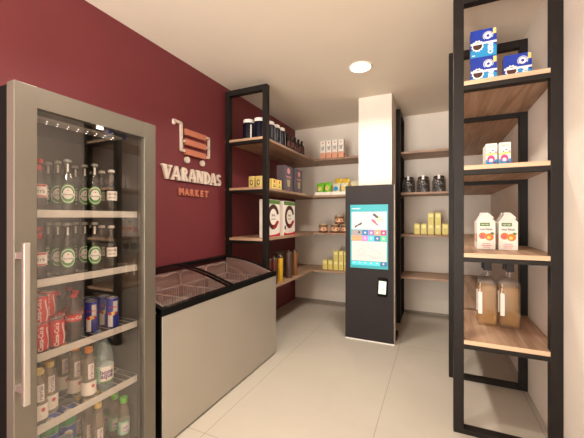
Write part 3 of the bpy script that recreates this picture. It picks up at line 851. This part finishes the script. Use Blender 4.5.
zb = .1205
def green_cap():
    t = thing('flavoured_water_bottle', 'x', 'bottle')
    part(t, 'bottle_body', lathe(B(), [(.026, 0), (.0315, .008), (.0315, .11), (.029, .12), (.031, .135), (.031, .160), (.026, .185), (.0165, .20), (.0165, .215), (0, .215)], 22), M['juice'], True)
    part(t, 'cap', lathe(B(), [(.0195, .208), (.0205, .235), (.018, .238), (0, .238)], 18), M['cap_green'], True, label='bright green cap')
    l = part(t, 'sleeve_label', band(B(), .0319, .035, .108), M['mint'], label='pale mint label')
    b = B(); wgrid(b, -.02, .03, .045, .098, 8); wrap(b, .0325); part(t, 'label_panel', b, M['paper'], parent=l)
    b = B(); scribble(b, 4, .034, .018, .004, .078, 0, .2); scribble(b, 6, .036, .009, .004, .056, seed=8); wrap(b, .0331); part(t, 'lettering', b, M['blueink'], parent=l)
    return t
spread(green_cap(), [(-1.645, 1.245, zb, RB, 'green-capped bottle with mint label at the front right of the fridge floor'),
                     (-1.725, 1.247, zb, RB, 'green-capped bottle directly behind the front green-capped one'),
                     (-1.81, 1.247, zb, RB, 'green-capped bottle third in line on the fridge floor')], 'green-capped bottles on the fridge floor')
jb = juice_bottle(M['cap_yellow'], 'pale cap', .30)
jb.name = 'iced_tea_bottle'
spread(jb, [(-1.625, 1.078, zb, RB, 'tall pale-capped bottle at the front middle of the fridge floor'),
            (-1.71, 1.078, zb, RB, 'tall pale-capped bottle second in line on the fridge floor'),
            (-1.80, 1.078, zb, RB, 'tall pale-capped bottle third in line on the fridge floor'),
            (-1.76, 1.162, zb, RB, 'tall pale-capped bottle between the pale-capped row and the green caps')], 'tall pale-capped bottles on the fridge floor')

def blue_can():
    t = thing('food_can', 'x', 'can')
    part(t, 'can_body', lathe(B(), [(.033, 0), (.035, .003), (.035, .102), (.032, .107), (0, .107)], 24), M['canblue2'], True)
    part(t, 'can_rim', lathe(B(), [(.0335, .1055), (.0335, .1085), (.031, .1085), (.031, .1071), (0, .1071)], 24), M['can_silver'], True)
    part(t, 'base_band', band(B(), .0353, .002, .036), M['cangreen2'], label='green lower band')
    b = B(); woval(b, 0, .072, .019, .017, 10); wrap(b, .0356); part(t, 'emblem', b, M['white'], label='white oval emblem')
    b = B(); woval(b, .006, .068, .010, .008, 8); wrap(b, .0362); part(t, 'emblem_patch', b, M['ytin'])
    return t
spots = []
for y_, nm in ((.825, 'handle-side'), (.907, 'middle'), (.989, 'right-hand')):
    for lv, ln in ((0, 'bottom'), (1, 'middle'), (2, 'top')):
        spots.append((-1.73, y_, zb + lv * .1088, RB, f'blue and green can, {ln} of the {nm} rear stack, fridge floor'))
for y_, nm in ((.83, 'handle-side'), (.912, 'right-hand')):
    for lv, ln in ((0, 'bottom'), (1, 'top')):
        spots.append((-1.625, y_, zb + lv * .1088, RB, f'blue and green can, {ln} of the {nm} front pair, fridge floor'))
spread(blue_can(), spots, 'blue and green cans on the fridge floor')

# ------------------------------------------------------------------ left shelving: top board
T1, T2, T3, T4 = TOPS[3], TOPS[2], TOPS[1], TOPS[0]
def supplement_jar():
    t = thing('supplement_jar', 'x', 'jar')
    part(t, 'jar_body', lathe(B(), [(.063, 0), (.068, .005), (.068, .172), (.062, .190), (.058, .192), (0, .192)], 26), M['navy'], True)
    part(t, 'lid', lathe(B(), [(.059, .187), (.061, .190), (.061, .226), (.058, .230), (0, .230)], 26), M['white'], True, label='white screw lid')
    part(t, 'label_strip', wrap(wgrid(B(), .048, .066, .012, .165, 3), .0683), M['white'], label='white label edge')
    return t
spread(supplement_jar(), [
    (-1.797, 3.05, T1, PI / 2 - .5, 'navy jar with white lid at the outer corner by the black upright, top board'),
    (-1.942, 3.05, T1, .1, 'navy jar with white lid nearest the burgundy wall on the top board'),
    (-1.765, 3.21, T1, PI / 2 - .5, 'first navy jar with white lid right of the black upright, top board'),
    (-1.765, 3.352, T1, PI / 2 - .5, 'second navy jar with white lid right of the black upright, top board'),
    (-1.765, 3.492, T1, PI / 2 - .5, 'third navy jar with white lid right of the black upright, beside the dark bottles'),
    (-1.92, 3.20, T1, PI / 2 - .5, 'navy jar with white lid in the rear row on the top board')], 'navy jars with white lids on the top board')

def sauce_bottle():
    t = thing('sauce_bottle', 'x', 'bottle')
    part(t, 'bottle_body', lathe(B(), [(.036, 0), (.04, .005), (.04, .11), (.032, .135), (.017, .16), (.016, .19), (0, .19)], 22), M['dark'], True)
    part(t, 'cap', lathe(B(), [(.018, .185), (.018, .21), (0, .21)], 16), M['black_ink'], True)
    l = part(t, 'front_label', wrap(woval(B(), 0, .07, .03, .035, 12), .0403), M['brownred'], label='reddish oval label')
    part(t, 'label_spot', wrap(woval(B(), 0, .09, .009, .009, 8), .0409), M['brownred'], parent=l)
    return t
ords = ('first', 'second', 'third', 'fourth', 'fifth')
spots = [(-1.745, 3.665 + i * .118, T1, PI / 2 - .5, f'{ords[i]} dark sauce bottle of the front row after the navy jars') for i in range(5)]
spots += [(-1.85, 3.70 + i * .118, T1, PI / 2 - .5, f'{ords[i]} dark sauce bottle of the wall-side row') for i in range(4)]
spread(sauce_bottle(), spots, 'dark sauce bottles on the top board')

# second board
def tin(w=.078, d=.078, hgt=.13):
    t = thing('yellow_tin', 'x', 'tin')
    part(t, 'tin_body', bx(B(), -w / 2, w / 2, -d / 2, d / 2, 0, hgt, .006), M['ytin'], True)
    part(t, 'tin_lid', bx(B(), -w / 2 + .003, w / 2 - .003, -d / 2 + .003, d / 2 - .003, hgt, hgt + .006, .002), M['yellow2'])
    b = B(); prism(b, disc_poly(0, hgt * .5, .020, .030, 16), -d / 2 - .0006, -d / 2); l = part(t, 'front_print', b, M['black_ink'], label='dark oval print')
    part(t, 'print_panel', prism(B(), disc_poly(.002, hgt * .5, .012, .018, 14), -d / 2 - .0012, -d / 2), M['yellow2'], parent=l)
    return t
spread(tin(), [(-1.915, 3.10, T2, 0, 'yellow tin nearest the burgundy wall, left of the black upright'),
               (-1.823, 3.10, T2, 0, 'yellow tin just left of the black upright')], 'yellow tins left of the upright')
def tea_box():
    t = thing('yellow_carton', 'x', 'box')
    part(t, 'carton', bx(B(), -.055, .055, -.045, .045, 0, .115, .002), mat('soft_yellow_carton', (230, 208, 120), .5))
    b = B(); prism(b, disc_poly(0, .085, .016, .018, 14), -.0457, -.045); part(t, 'red_emblem', b, M['redink'], label='small red emblem')
    b = B(); bx(b, -.03, .03, -.0457, -.045, .02, .03); bx(b, -.022, .022, -.0457, -.045, .04, .048); part(t, 'print_lines', b, M['black_ink'])
    return t
spread(tea_box(), [(-1.755, 3.235, T2, PI / 2, 'pale yellow carton with red emblem beside the black upright'),
                   (-1.755, 3.37, T2, PI / 2, 'pale yellow carton with red emblem beside the slate gift boxes')], 'pale yellow cartons with a red emblem')

def gift_box():
    t = thing('gift_box', 'x', 'box')
    part(t, 'carton', bx(B(), -.122, .122, -.055, .055, 0, .325, .002), M['greybox'])
    b = prism(B(), disc_poly(0, .262, .045, .038, 20), -.0557, -.055); part(t, 'round_print', b, M['pink'], label='pink round print')
    b = B(); bx(b, -.075, .075, -.0557, -.055, .185, .195); bx(b, -.06, .06, -.0557, -.055, .172, .179); bx(b, -.02, .02, -.0557, -.055, .03, .035); part(t, 'print_lines', b, M['pink'])
    b = prism(B(), [(-.05, .15), (.05, .15), (.032, .06), (-.032, .06)], -.0557, -.055); part(t, 'glass_print', b, M['beige'], label='drawing of a glass of coffee')
    return t
spread(gift_box(), [(-1.775, 3.648, T2, PI / 2, 'slate grey box with pink circle, the nearer of two on the second board'),
                    (-1.775, 3.985, T2, PI / 2, 'slate grey box with pink circle, the farther of two by the back wall')], 'slate grey boxes on the second board')

# third board: cocoa boxes
def cocoa_box():
    t = thing('cereal_box', 'x', 'box')
    part(t, 'carton', bx(B(), -.168, .168, -.045, .045, 0, .435, .002), M['paper'])
    part(t, 'top_band', bx(B(), -.168, .168, -.0455, -.045, .385, .432), M['greenink'], label='green band')
    b = B(); ring(b, 0, .235, .090, .140, -.0457, -.045, 28, 1.05, .25, 2 * PI - .55); part(t, 'ring_print', b, M['choc'], label='dark brown ring')
    b = B(); scribble(b, 5, .085, .03, 0, .255, -.045, 0, .0008); bx(b, -.05, .05, -.0457, -.045, .205, .212); part(t, 'lettering', b, M['black_ink'])
    b = B()
    for i in range(3): prism(b, disc_poly(.02 + i * .045, .115 + .028 * i, .024, .022, 12), -.0462, -.045)
    part(t, 'berry_print', b, M['redink'], label='red berries')
    part(t, 'bottom_band', prism(B(), [(-.168, .004), (.168, .004), (.168, .045), (.08, .028), (-.08, .024), (-.168, .042)], -.0457, -.045), M['redink'], label='red band')
    b = prism(B(), disc_poly(-.13, .10, .02, .03, 12), -.0457, -.045); part(t, 'dark_spot', b, M['choc'])
    return t
spread(cocoa_box(), [(-1.767, 3.235, T3, PI / 2, 'big white cereal box with brown ring, partly behind the black upright'),
                     (-1.767, 3.682, T3, PI / 2, 'big white cereal box with brown ring, the farther one by the back wall')], 'white boxes with a brown ring')

# bottom board: canisters
def canister(mk, r, hgt):
    t = thing('glass_canister', 'x', 'canister')
    part(t, 'canister_body', lathe(B(), [(r * .9, 0), (r, .006), (r, hgt - .04), (r * .93, hgt - .03), (0, hgt - .03)], 24), M[mk], True)
    part(t, 'lid', lathe(B(), [(r * .97, hgt - .036), (r * .99, hgt - .033), (r * .99, hgt - .012), (r * .9, hgt - .008), (0, hgt - .008)], 24), M['lidmetal'], True, label='dull metal lid')
    part(t, 'lid_knob', lathe(B(), [(.008, hgt - .009), (.006, hgt), (.011, hgt + .008), (.006, hgt + .015), (0, hgt + .015)], 14), M['lidmetal'], True)
    return t
G4 = 'tall canisters on the lowest board'
c_ = canister('umber', .04, .27); spread(c_, [(-1.93, 3.07, T4, 0, 'dark canister left of the black upright, just above the freezer lid')], G4)
c_ = canister('maroon', .036, .315); spread(c_, [(-1.77, 3.20, T4, 0, 'maroon canister immediately right of the black upright'), (-1.755, 3.315, T4, 0, 'maroon canister touching the golden one'),
                                                (-1.86, 3.27, T4, 0, 'maroon canister in the wall-side row behind the other two')], G4)
c_ = canister('gold', .033, .325); spread(c_, [(-1.745, 3.46, T4, 0, 'bright golden yellow canister on the lowest board')], G4)
c_ = canister('umber', .048, .345); spread(c_, [(-1.76, 3.735, T4, 0, 'widest dark brown canister between the golden and the tan one'), (-1.87, 3.66, T4, 0, 'dark brown canister in the wall-side row behind the golden one'),
                                               (-1.88, 3.80, T4, 0, 'dark brown canister in the wall-side row nearest the back wall')], G4)
c_ = canister('tan', .034, .345); spread(c_, [(-1.755, 3.925, T4, 0, 'tan brown canister nearest the back wall')], G4)

# ------------------------------------------------------------------ back wall boards, left of the kiosk
def slim_box():
    t = thing('slim_carton', 'x', 'box')
    part(t, 'carton', bx(B(), -.040, .040, -.040, .040, 0, .275, .0015), M['paper'])
    b = prism(B(), [(-.040, .002), (.040, .002), (.040, .075)] + disc_poly(0, .075, .04, .02, 10, 0, PI)[1:-1] + [(-.04, .075)], -.0406, -.04)
    part(t, 'peach_print', b, M['orange_soft'], label='peach coloured lower print')
    b = B(); prism(b, disc_poly(0, .235, .010, .010, 10), -.0406, -.04); part(t, 'red_dot', b, M['redink'])
    b = B(); scribble(b, 3, .05, .075, .003, .165, -.04, -.12, .0008, seed=11); part(t, 'lettering', b, M['scr_ink'])
    b = prism(B(), [(-.04, .002), (.04, .002), (.04, .09), (-.04, .05)], .04, .0406, 'x'); part(t, 'side_print', b, M['orange_soft'])
    return t
spots = [(-1.543 + i * .093, 4.52, T1, 0, f'{n} slim white and peach carton on the top board of the back wall') for i, n in enumerate(('leftmost', 'second', 'third', 'rightmost'))]
spread(slim_box(), spots, 'slim white cartons on the back wall')

def tray(w):
    t = thing('display_tray', 'x', 'tray')
    b = B(); bx(b, -w / 2, w / 2, -.11, .11, 0, .006); bx(b, -w / 2, w / 2, -.11, -.104, .006, .045); bx(b, -w / 2, w / 2, .104, .11, .006, .045)
    bx(b, -w / 2, -w / 2 + .006, -.104, .104, .006, .045); bx(b, w / 2 - .006, w / 2, -.104, .104, .006, .045)
    part(t, 'tray_body', b, M['paper'])
    return t
spread(tray(.25), [(-1.535, 4.56, T2, 0, 'white open tray holding the green snack bags'), (-1.28, 4.56, T2, 0, 'white open tray holding the yellow snack bags'),
                   (-1.02, 4.56, T2, 0, 'white open tray mostly hidden behind the kiosk top')], 'white open trays')
def bag(mk, label, x_, y_, z_, w, hgt, tilt, rz=0., accent=None):
    w *= 1.12; hgt *= 1.06
    t = thing('snack_bag', label, 'bag', (x_, y_, z_), rz, 'snack bags in the white trays')
    b = B(); n = 10; m_ = 12
    def pos(i, j, s):
        u = -1 + 2 * i / n; v = j / m_
        th = (1 - abs(u) ** 3) * (math.sin(PI * min(max((v - .06) / .88, 0), 1)) ** .55 if 0 < v < 1 else 0)
        y = s * (.003 + .030 * th + .002 * math.sin(9 * u + 13 * v) * (th > 0))
        xx = u * w / 2 * (1 - .05 * math.sin(PI * v)); zz = v * hgt
        return Vector((xx, y + zz * math.sin(tilt), zz * math.cos(tilt)))
    gr = {s: [[b.verts.new(pos(i, j, s)) for j in range(m_ + 1)] for i in range(n + 1)] for s in (-1, 1)}
    for s in (-1, 1):
        for i in range(n):
            for j in range(m_): b.faces.new((gr[s][i][j], gr[s][i + 1][j], gr[s][i + 1][j + 1], gr[s][i][j + 1]))
    for i in range(n):
        for j in (0, m_): b.faces.new((gr[-1][i][j], gr[-1][i + 1][j], gr[1][i + 1][j], gr[1][i][j]))
    for j in range(m_):
        for i in (0, n): b.faces.new((gr[-1][i][j], gr[-1][i][j + 1], gr[1][i][j + 1], gr[1][i][j]))
    part(t, 'pouch', b, M[mk], True)
    if accent:
        ct, st = math.cos(tilt), math.sin(tilt)
        b = B(); prism(b, disc_poly(0, hgt * .5, w * .27, hgt * .2, 14), -.037, -.028)
        for v in b.verts: v.co = Vector((v.co.x, v.co.y * ct + v.co.z * st, v.co.z * ct))
        part(t, 'front_print', b, M[accent])
    return t
zt = T2 + .0080
bag('greenbag', 'bright green snack bag at the front left of the first tray', -1.594, 4.50, zt, .100, .17, .12, 0, 'ytin')
bag('greenbag', 'bright green snack bag at the front right of the first tray', -1.476, 4.50, zt, .100, .18, .12, 0, 'ytin')
bag('greenbag', 'green snack bag at the back of the first tray', -1.535, 4.60, zt, .17, .185, .1, 0)
bag('palebag', 'pale snack bag with blue print at the front left of the second tray', -1.339, 4.50, zt, .100, .16, .12, 0, 'cyan')
bag('palebag', 'pale snack bag with yellow print at the front right of the second tray', -1.221, 4.50, zt, .100, .16, .12, 0, 'ytin')
bag('yellowbag', 'yellow snack bag standing tall at the back left of the second tray', -1.339, 4.60, zt, .103, .235, .08, 0, 'palebag')
bag('yellowbag', 'yellow snack bag standing tall at the back right of the second tray', -1.221, 4.60, zt, .103, .225, .08, 0)
bag('palebag', 'pale snack bag just above the kiosk top, beside the pillar', -1.06, 4.52, zt, .13, .18, .12, 0, 'ytin')

def preserve_jar():
    t = thing('preserve_jar', 'x', 'jar')
    part(t, 'jar_body', lathe(B(), [(.062, 0), (.070, .006), (.070, .100), (.060, .114), (0, .114)], 26), M['jar_body'], True)
    part(t, 'lid', lathe(B(), [(.062, .110), (.066, .113), (.066, .130), (0, .130)], 26), M['beige'], True, label='dull gold lid')
    l = part(t, 'label_band', band(B(), .0703, .030, .092, 26), M['jar_label'], label='cream label with dark and red pictures')
    b = B()
    for i in range(8):
        woval(b, -.19 + i * .055, .052 + .012 * (i % 2), .015, .013, 8)
    wrap(b, .0711); part(t, 'label_picture', b, M['redink'], parent=l)
    b = B(); wgrid(b, -.2, .2, .080, .09, 36); wrap(b, .0711); part(t, 'label_stripe', b, M['choc'], parent=l)
    return t
spread(preserve_jar(), [(-1.555, 4.54, T3, 0, 'left preserve jar of the lower row on the back wall'), (-1.375, 4.56, T3, .4, 'middle preserve jar of the lower row, under the upper jar'),
                        (-1.215, 4.57, T3, .8, 'preserve jar of the lower row half hidden by the kiosk edge'), (-1.31, 4.56, T3 + .1302, .2, 'preserve jar stacked on top of the others')], 'preserve jars on the back wall')

def small_yellow():
    t = thing('tea_carton', 'x', 'box')
    part(t, 'carton', bx(B(), -.035, .035, -.035, .035, 0, .145, .0012), M['yellow'])
    part(t, 'front_panel', bx(B(), -.024, .024, -.0356, -.035, .085, .125), M['yellow2'], label='paler yellow panel')
    b = B(); bx(b, -.02, .02, -.0356, -.035, .02, .028); bx(b, -.015, .015, -.0356, -.035, .045, .05); part(t, 'print_lines', b, M['ytin'])
    return t
sy = small_yellow(); spots = []
nm = ('leftmost', 'second', 'third', 'fourth', 'fifth')
for i, (x_, k) in enumerate(((-1.535, 1), (-1.450, 1), (-1.365, 2), (-1.285, 2), (-1.205, 2))):
    for lv in range(k):
        spots.append((x_, 4.59, T4 + lv * .1451, 0, f'yellow carton {"on top of" if lv else "at the foot of"} the {nm[i]} stack, lowest board left of the kiosk'))
for i, (x_, k) in enumerate(((-.228, 1), (-.143, 1), (-.057, 2), (.029, 2), (.116, 1))):
    for lv in range(k):
        spots.append((x_, 4.59, T3 + lv * .1451, 0, f'yellow carton {"on top of" if lv else "at the foot of"} the {nm[i]} stack, third board right of the pillar'))
spread(sy, spots, 'small yellow cartons')

def bean_jar():
    t = thing('coffee_jar', 'x', 'jar')
    part(t, 'jar_body', lathe(B(), [(.068, 0), (.080, .008), (.082, .05), (.080, .15), (.064, .178), (0, .178)], 26), M['coffee'], True)
    part(t, 'lid', lathe(B(), [(.062, .174), (.066, .178), (.066, .205), (.058, .212), (0, .214)], 26), M['black_ink'], True, label='black lid')
    b = B(); tube(b, [(math.cos(a) * .068, math.sin(a) * .068, .190) for a in [2 * PI * i / 20 for i in range(20)]], .0025, 5, True)
    tube(b, [(.066, -.02, .19), (.082, -.02, .175), (.080, -.02, .145)], .0025, 5)
    part(t, 'wire_clasp', b, M['lidmetal'])
    part(t, 'paper_tag', wrap(wgrid(B(), -.014, .014, .165, .222, 4, .001), .0672), M['white'], label='white paper tag over the lid')
    return t
spread(bean_jar(), [(-.335, 4.56, T2, 0, 'dark coffee jar with white tag nearest the pillar'), (-.150, 4.56, T2, 0, 'dark coffee jar with white tag in the middle of three'),
                    (.041, 4.56, T2, 0, 'dark coffee jar with white tag closest to the right-hand shelving')], 'dark jars with white tags')

# ------------------------------------------------------------------ right shelving goods
def cookie_box():
    t = thing('cookie_box', 'x', 'box')
    w, d, hh = .150, .07, .186
    part(t, 'carton', bx(B(), -w / 2, w / 2, -d / 2, d / 2, 0, hh, .001), M['blue'])
    y = -d / 2
    part(t, 'cyan_glow', prism(B(), [(-w / 2, .004), (w / 2, .004), (w / 2, .07), (.045, .088), (-.02, .084), (-w / 2, .05)], y - .0004, y), M['cyan'], label='bright cyan lower print')
    b = B(); prism(b, [(-.034 + (.038 if k % 2 else .031) * math.cos(k * PI / 12), .080 + (.040 if k % 2 else .032) * math.sin(k * PI / 12)) for k in range(24)], y - .0008, y)
    part(t, 'milk_splash', b, M['white'], label='white milk splash')
    b = prism(B(), disc_poly(-.034, .080, .027, .026, 18), y - .0012, y); part(t, 'cookie_print', b, M['choc'], label='dark cookie')
    part(t, 'white_band', bx(B(), -w / 2, w / 2, y - .0016, y, .088, .101), M['white'], label='white band across the front')
    b = B(); ring(b, .026, .138, .009, .022, y - .0009, y, 22); ring(b, .026, .138, .026, .029, y - .0009, y, 22, 1., -.6, 4.0); part(t, 'ring_logo', b, M['white'], label='white letter O in a ring')
    b = B(); text(b, 'REO', .038, .040, .052, y - .0009, .0012, .05, -PI / 2); part(t, 'lettering', b, M['white'], label='white lettering reading downwards')
    part(t, 'corner_flag', bx(B(), .054, .072, y - .0007, y, .145, hh - .004), M['cap_yellow'], label='small yellow corner flag')
    b = B(); bx(b, -.066, -.048, y - .0007, y, .016, .022); part(t, 'small_print', b, M['white'])
    return t
spread(cookie_box(), [(.292, 2.46, T1, 0, 'blue cookie box standing on the top board, lower of the stacked pair'),
                      (.290, 2.46, T1 + .1864, 0, 'blue cookie box lying on top of the stacked pair'),
                      (.487, 2.50, T1, 0, 'single blue cookie box standing to the right of the stacked pair')], 'blue cookie boxes on the top board')

def milk_carton():
    t = thing('milk_carton', 'x', 'carton')
    w, d, hh = .064, .045, .158
    part(t, 'carton', bx(B(), -w / 2, w / 2, -d / 2, d / 2, 0, hh, .001), M['paper'])
    y = -d / 2
    part(t, 'sky_print', bx(B(), -w / 2, w / 2, y - .0004, y, .002, .052), M['cyan'])
    b = B(); prism(b, disc_poly(-.003, .056, .022, .024, 14), y - .0008, y); part(t, 'fruit_print', b, M['pinkhot'])
    b = B(); prism(b, disc_poly(-.003, .046, .011, .011, 12), y - .0012, y); part(t, 'fruit_print', b, M['white'])
    b = B(); prism(b, disc_poly(.018, .028, .010, .008, 10), y - .0012, y); prism(b, disc_poly(-.02, .02, .008, .006, 10), y - .0012, y); part(t, 'fruit_print', b, M['purple'])
    b = B(); scribble(b, 5, .046, .018, 0, .140, y, 0, .0007); part(t, 'lettering', b, M['orange'])
    b = B()
    for i, mk in enumerate(('ytin', 'greenink', 'redink', 'blueink')):
        part(t, 'confetti_dot', prism(B(), disc_poly(-.024 + i * .016, .105 + .006 * (-1) ** i, .006, .005, 8), y - .0006, y), M[mk])
    part(t, 'yellow_flash', prism(B(), [(-w / 2, .075), (w / 2, .085), (w / 2, .098), (-w / 2, .09)], y - .0005, y), M['cap_yellow'])
    return t
spots = []
for c, cn in ((.340, 'left'), (.415, 'right')):
    for r_, rn in ((2.475, 'front'), (2.53, 'second'), (2.585, 'third')):
        spots.append((c, r_, T2, 0, f'small white carton with colourful print, {rn} in the {cn}-hand file on the second board'))
spread(milk_carton(), spots, 'small colourful cartons on the second board')

def juice_carton():
    t = thing('juice_carton', 'x', 'carton')
    w = .112; d = .085; hh = .195; top = .262
    b = B()
    V = {}
    prism(b, [(-w / 2, 0), (w / 2, 0), (w / 2, hh), (-w / 2, hh)], -d / 2, d / 2)
    # gable: ridge runs away from the viewer, the near end is folded in
    hw, dd = w / 2, d / 2
    v = [b.verts.new(p) for p in ((-hw, -dd, hh), (hw, -dd, hh), (hw, dd, hh), (-hw, dd, hh), (-.020, -dd + .022, top - .012), (.016, -dd + .022, top - .012), (.016, dd, top - .012), (-.020, dd, top - .012))]
    for f in ((0, 1, 5, 4), (1, 2, 6, 5), (2, 3, 7, 6), (3, 0, 4, 7), (4, 5, 6, 7)): b.faces.new([v[k] for k in f])
    part(t, 'carton', b, M['paper'])
    b = B(); prism(b, [(.010, top - .013), (.013, top), (.046, top - .034), (.044, top - .045)], -dd + .004, dd - .01); part(t, 'top_flap', b, M['paper'], label='folded white flap of the gable')
    b = bx(B(), -.022, .016, -dd + .024, dd - .002, top - .012, top); part(t, 'top_seal', b, M['paper'])
    y = -d / 2
    part(t, 'green_panel', bx(B(), -.040, .022, y - .0005, y, .165, .190), M['greenink'], label='dark green name panel')
    b = B(); scribble(b, 6, .048, .010, -.009, .1775, y, 0, .0010); part(t, 'lettering', b, M['white'])
    b = B(); scribble(b, 8, .078, .018, 0, .145, y, 0, .0006, seed=6); part(t, 'lettering', b, M['scr_ink'])
    for x_, z_, r in ((-.022, .096, .024), (.020, .088, .026)):
        o = part(t, 'orange_print', prism(B(), disc_poly(x_, z_, r, r, 18), y - .0006 - (.0004 if x_ > 0 else 0), y), M['orange'], label='printed orange fruit')
    part(t, 'fruit_blush', prism(B(), disc_poly(-.026, .092, .013, .014, 12), y - .0014, y), M['scr_red'])
    part(t, 'fruit_blush', prism(B(), disc_poly(.016, .084, .012, .012, 12), y - .0014, y), M['cap_yellow'])
    part(t, 'leaf_print', prism(B(), [(.022, .112), (.034, .124), (.050, .118), (.046, .104), (.034, .106)], y - .0012, y), M['greenink'])
    b = B(); bx(b, -.024, .024, y - .0005, y, .038, .043); bx(b, -.03, .03, y - .0005, y, .024, .030); bx(b, -.022, .022, y - .0005, y, .012, .017); part(t, 'pale_print', b, M['pink'])
    bx_ = bx(B(), -w / 2 - .0005, -w / 2, -.030, .03, .05, .11); part(t, 'side_print', bx_, M['orange_soft'])
    return t
spots = []
for c, cn in ((.331, 'left'), (.463, 'right')):
    for r_, rn in ((2.665, 'front'), (2.76, 'rear')):
        spots.append((c, r_, T3, 0, f'gable-top juice carton with printed oranges, {rn} one of the {cn}-hand pair'))
spread(juice_carton(), spots, 'gable-top juice cartons')

def oil_bottle():
    t = thing('glass_bottle', 'x', 'bottle')
    b = B()
    prof_ = [(.0, .062, .034), (.006, .062, .036), (.315, .062, .036), (.35, .034, .024), (.358, .019, .018), (.362, .017, .017), (.405, .016, .016)]
    rings = []
    for z, hx, hy in prof_:
        pr_ = []
        n = 24
        for k in range(n):
            a = 2 * PI * k / n; c, s = math.cos(a), math.sin(a)
            e = .22 if hx > .03 else 1.
            pr_.append(b.verts.new((hx * math.copysign(abs(c) ** e, c), hy * math.copysign(abs(s) ** e, s), z)))
        rings.append(pr_)
    for A, D_ in zip(rings, rings[1:]):
        for k in range(len(A)): b.faces.new((A[k], A[(k + 1) % len(A)], D_[(k + 1) % len(A)], D_[k]))
    b.faces.new(rings[0][::-1]); b.faces.new(rings[-1])
    part(t, 'glass_body', b, M['clearglass'], True)
    b = B(); bx(b, -.056, .056, -.031, .031, .012, .29, .008); part(t, 'amber_liquid', b, M['amber'], label='amber coloured contents')
    part(t, 'stopper', bx(B(), -.024, .024, -.024, .024, .400, .462, .003), M['black_ink'], label='square black stopper')
    part(t, 'front_label', bx(B(), -.062, -.036, -.0368, -.0362, .085, .245), M['white'], label='white label at the left edge')
    return t
spots = []
for c, cn in ((.347, 'left'), (.485, 'right')):
    for r_, rn in ((2.70, 'front'), (2.80, 'rear')):
        spots.append((c, r_, T4, 0, f'square amber bottle with black stopper, {rn} one of the {cn}-hand pair'))
spread(oil_bottle(), spots, 'amber bottles on the lowest board')

# ------------------------------------------------------------------ world, camera, view
w = bpy.data.worlds.new('World'); bpy.context.scene.world = w; w.use_nodes = True
nt = w.node_tree; bg = nt.nodes['Background']       # daylight: sky above, lower half made brighter to light the ceiling
tc = nt.nodes.new('ShaderNodeTexCoord'); sx_ = nt.nodes.new('ShaderNodeSeparateXYZ'); rp = nt.nodes.new('ShaderNodeValToRGB')
nt.links.new(tc.outputs['Generated'], sx_.inputs[0])
ma = nt.nodes.new('ShaderNodeMath'); ma.operation = 'MULTIPLY_ADD'; ma.inputs[1].default_value = .5; ma.inputs[2].default_value = .5
nt.links.new(sx_.outputs['Z'], ma.inputs[0]); nt.links.new(ma.outputs[0], rp.inputs['Fac'])
rp.color_ramp.elements[0].position = .42; rp.color_ramp.elements[0].color = (1, .94, .87, 1)
rp.color_ramp.elements[1].position = .56; rp.color_ramp.elements[1].color = (.26, .25, .235, 1)
nt.links.new(rp.outputs['Color'], bg.inputs[0]); bg.inputs[1].default_value = 27
cam = bpy.data.cameras.new('camera'); co = bpy.data.objects.new('camera', cam); C.objects.link(co)
cam.sensor_width = 36; cam.sensor_fit = 'HORIZONTAL'; cam.lens = 313 / 584 * 36; cam.shift_y = -1.5 / 584; cam.clip_start = .02
co.location = (0, 0, 1.4); co.rotation_euler = (PI / 2, 0, math.atan(143.5 / 313))
s = bpy.context.scene; s.camera = co
s.view_settings.view_transform = 'Standard'; s.view_settings.look = 'None'; s.view_settings.gamma = 1; s.view_settings.use_curve_mapping = False
s.view_settings.exposure = 0.0
s.cycles.max_bounces = 12; s.cycles.diffuse_bounces = 6; s.cycles.glossy_bounces = 6; s.cycles.transparent_max_bounces = 40
s.cycles.use_denoising = True
s.cycles.sample_clamp_indirect = 6
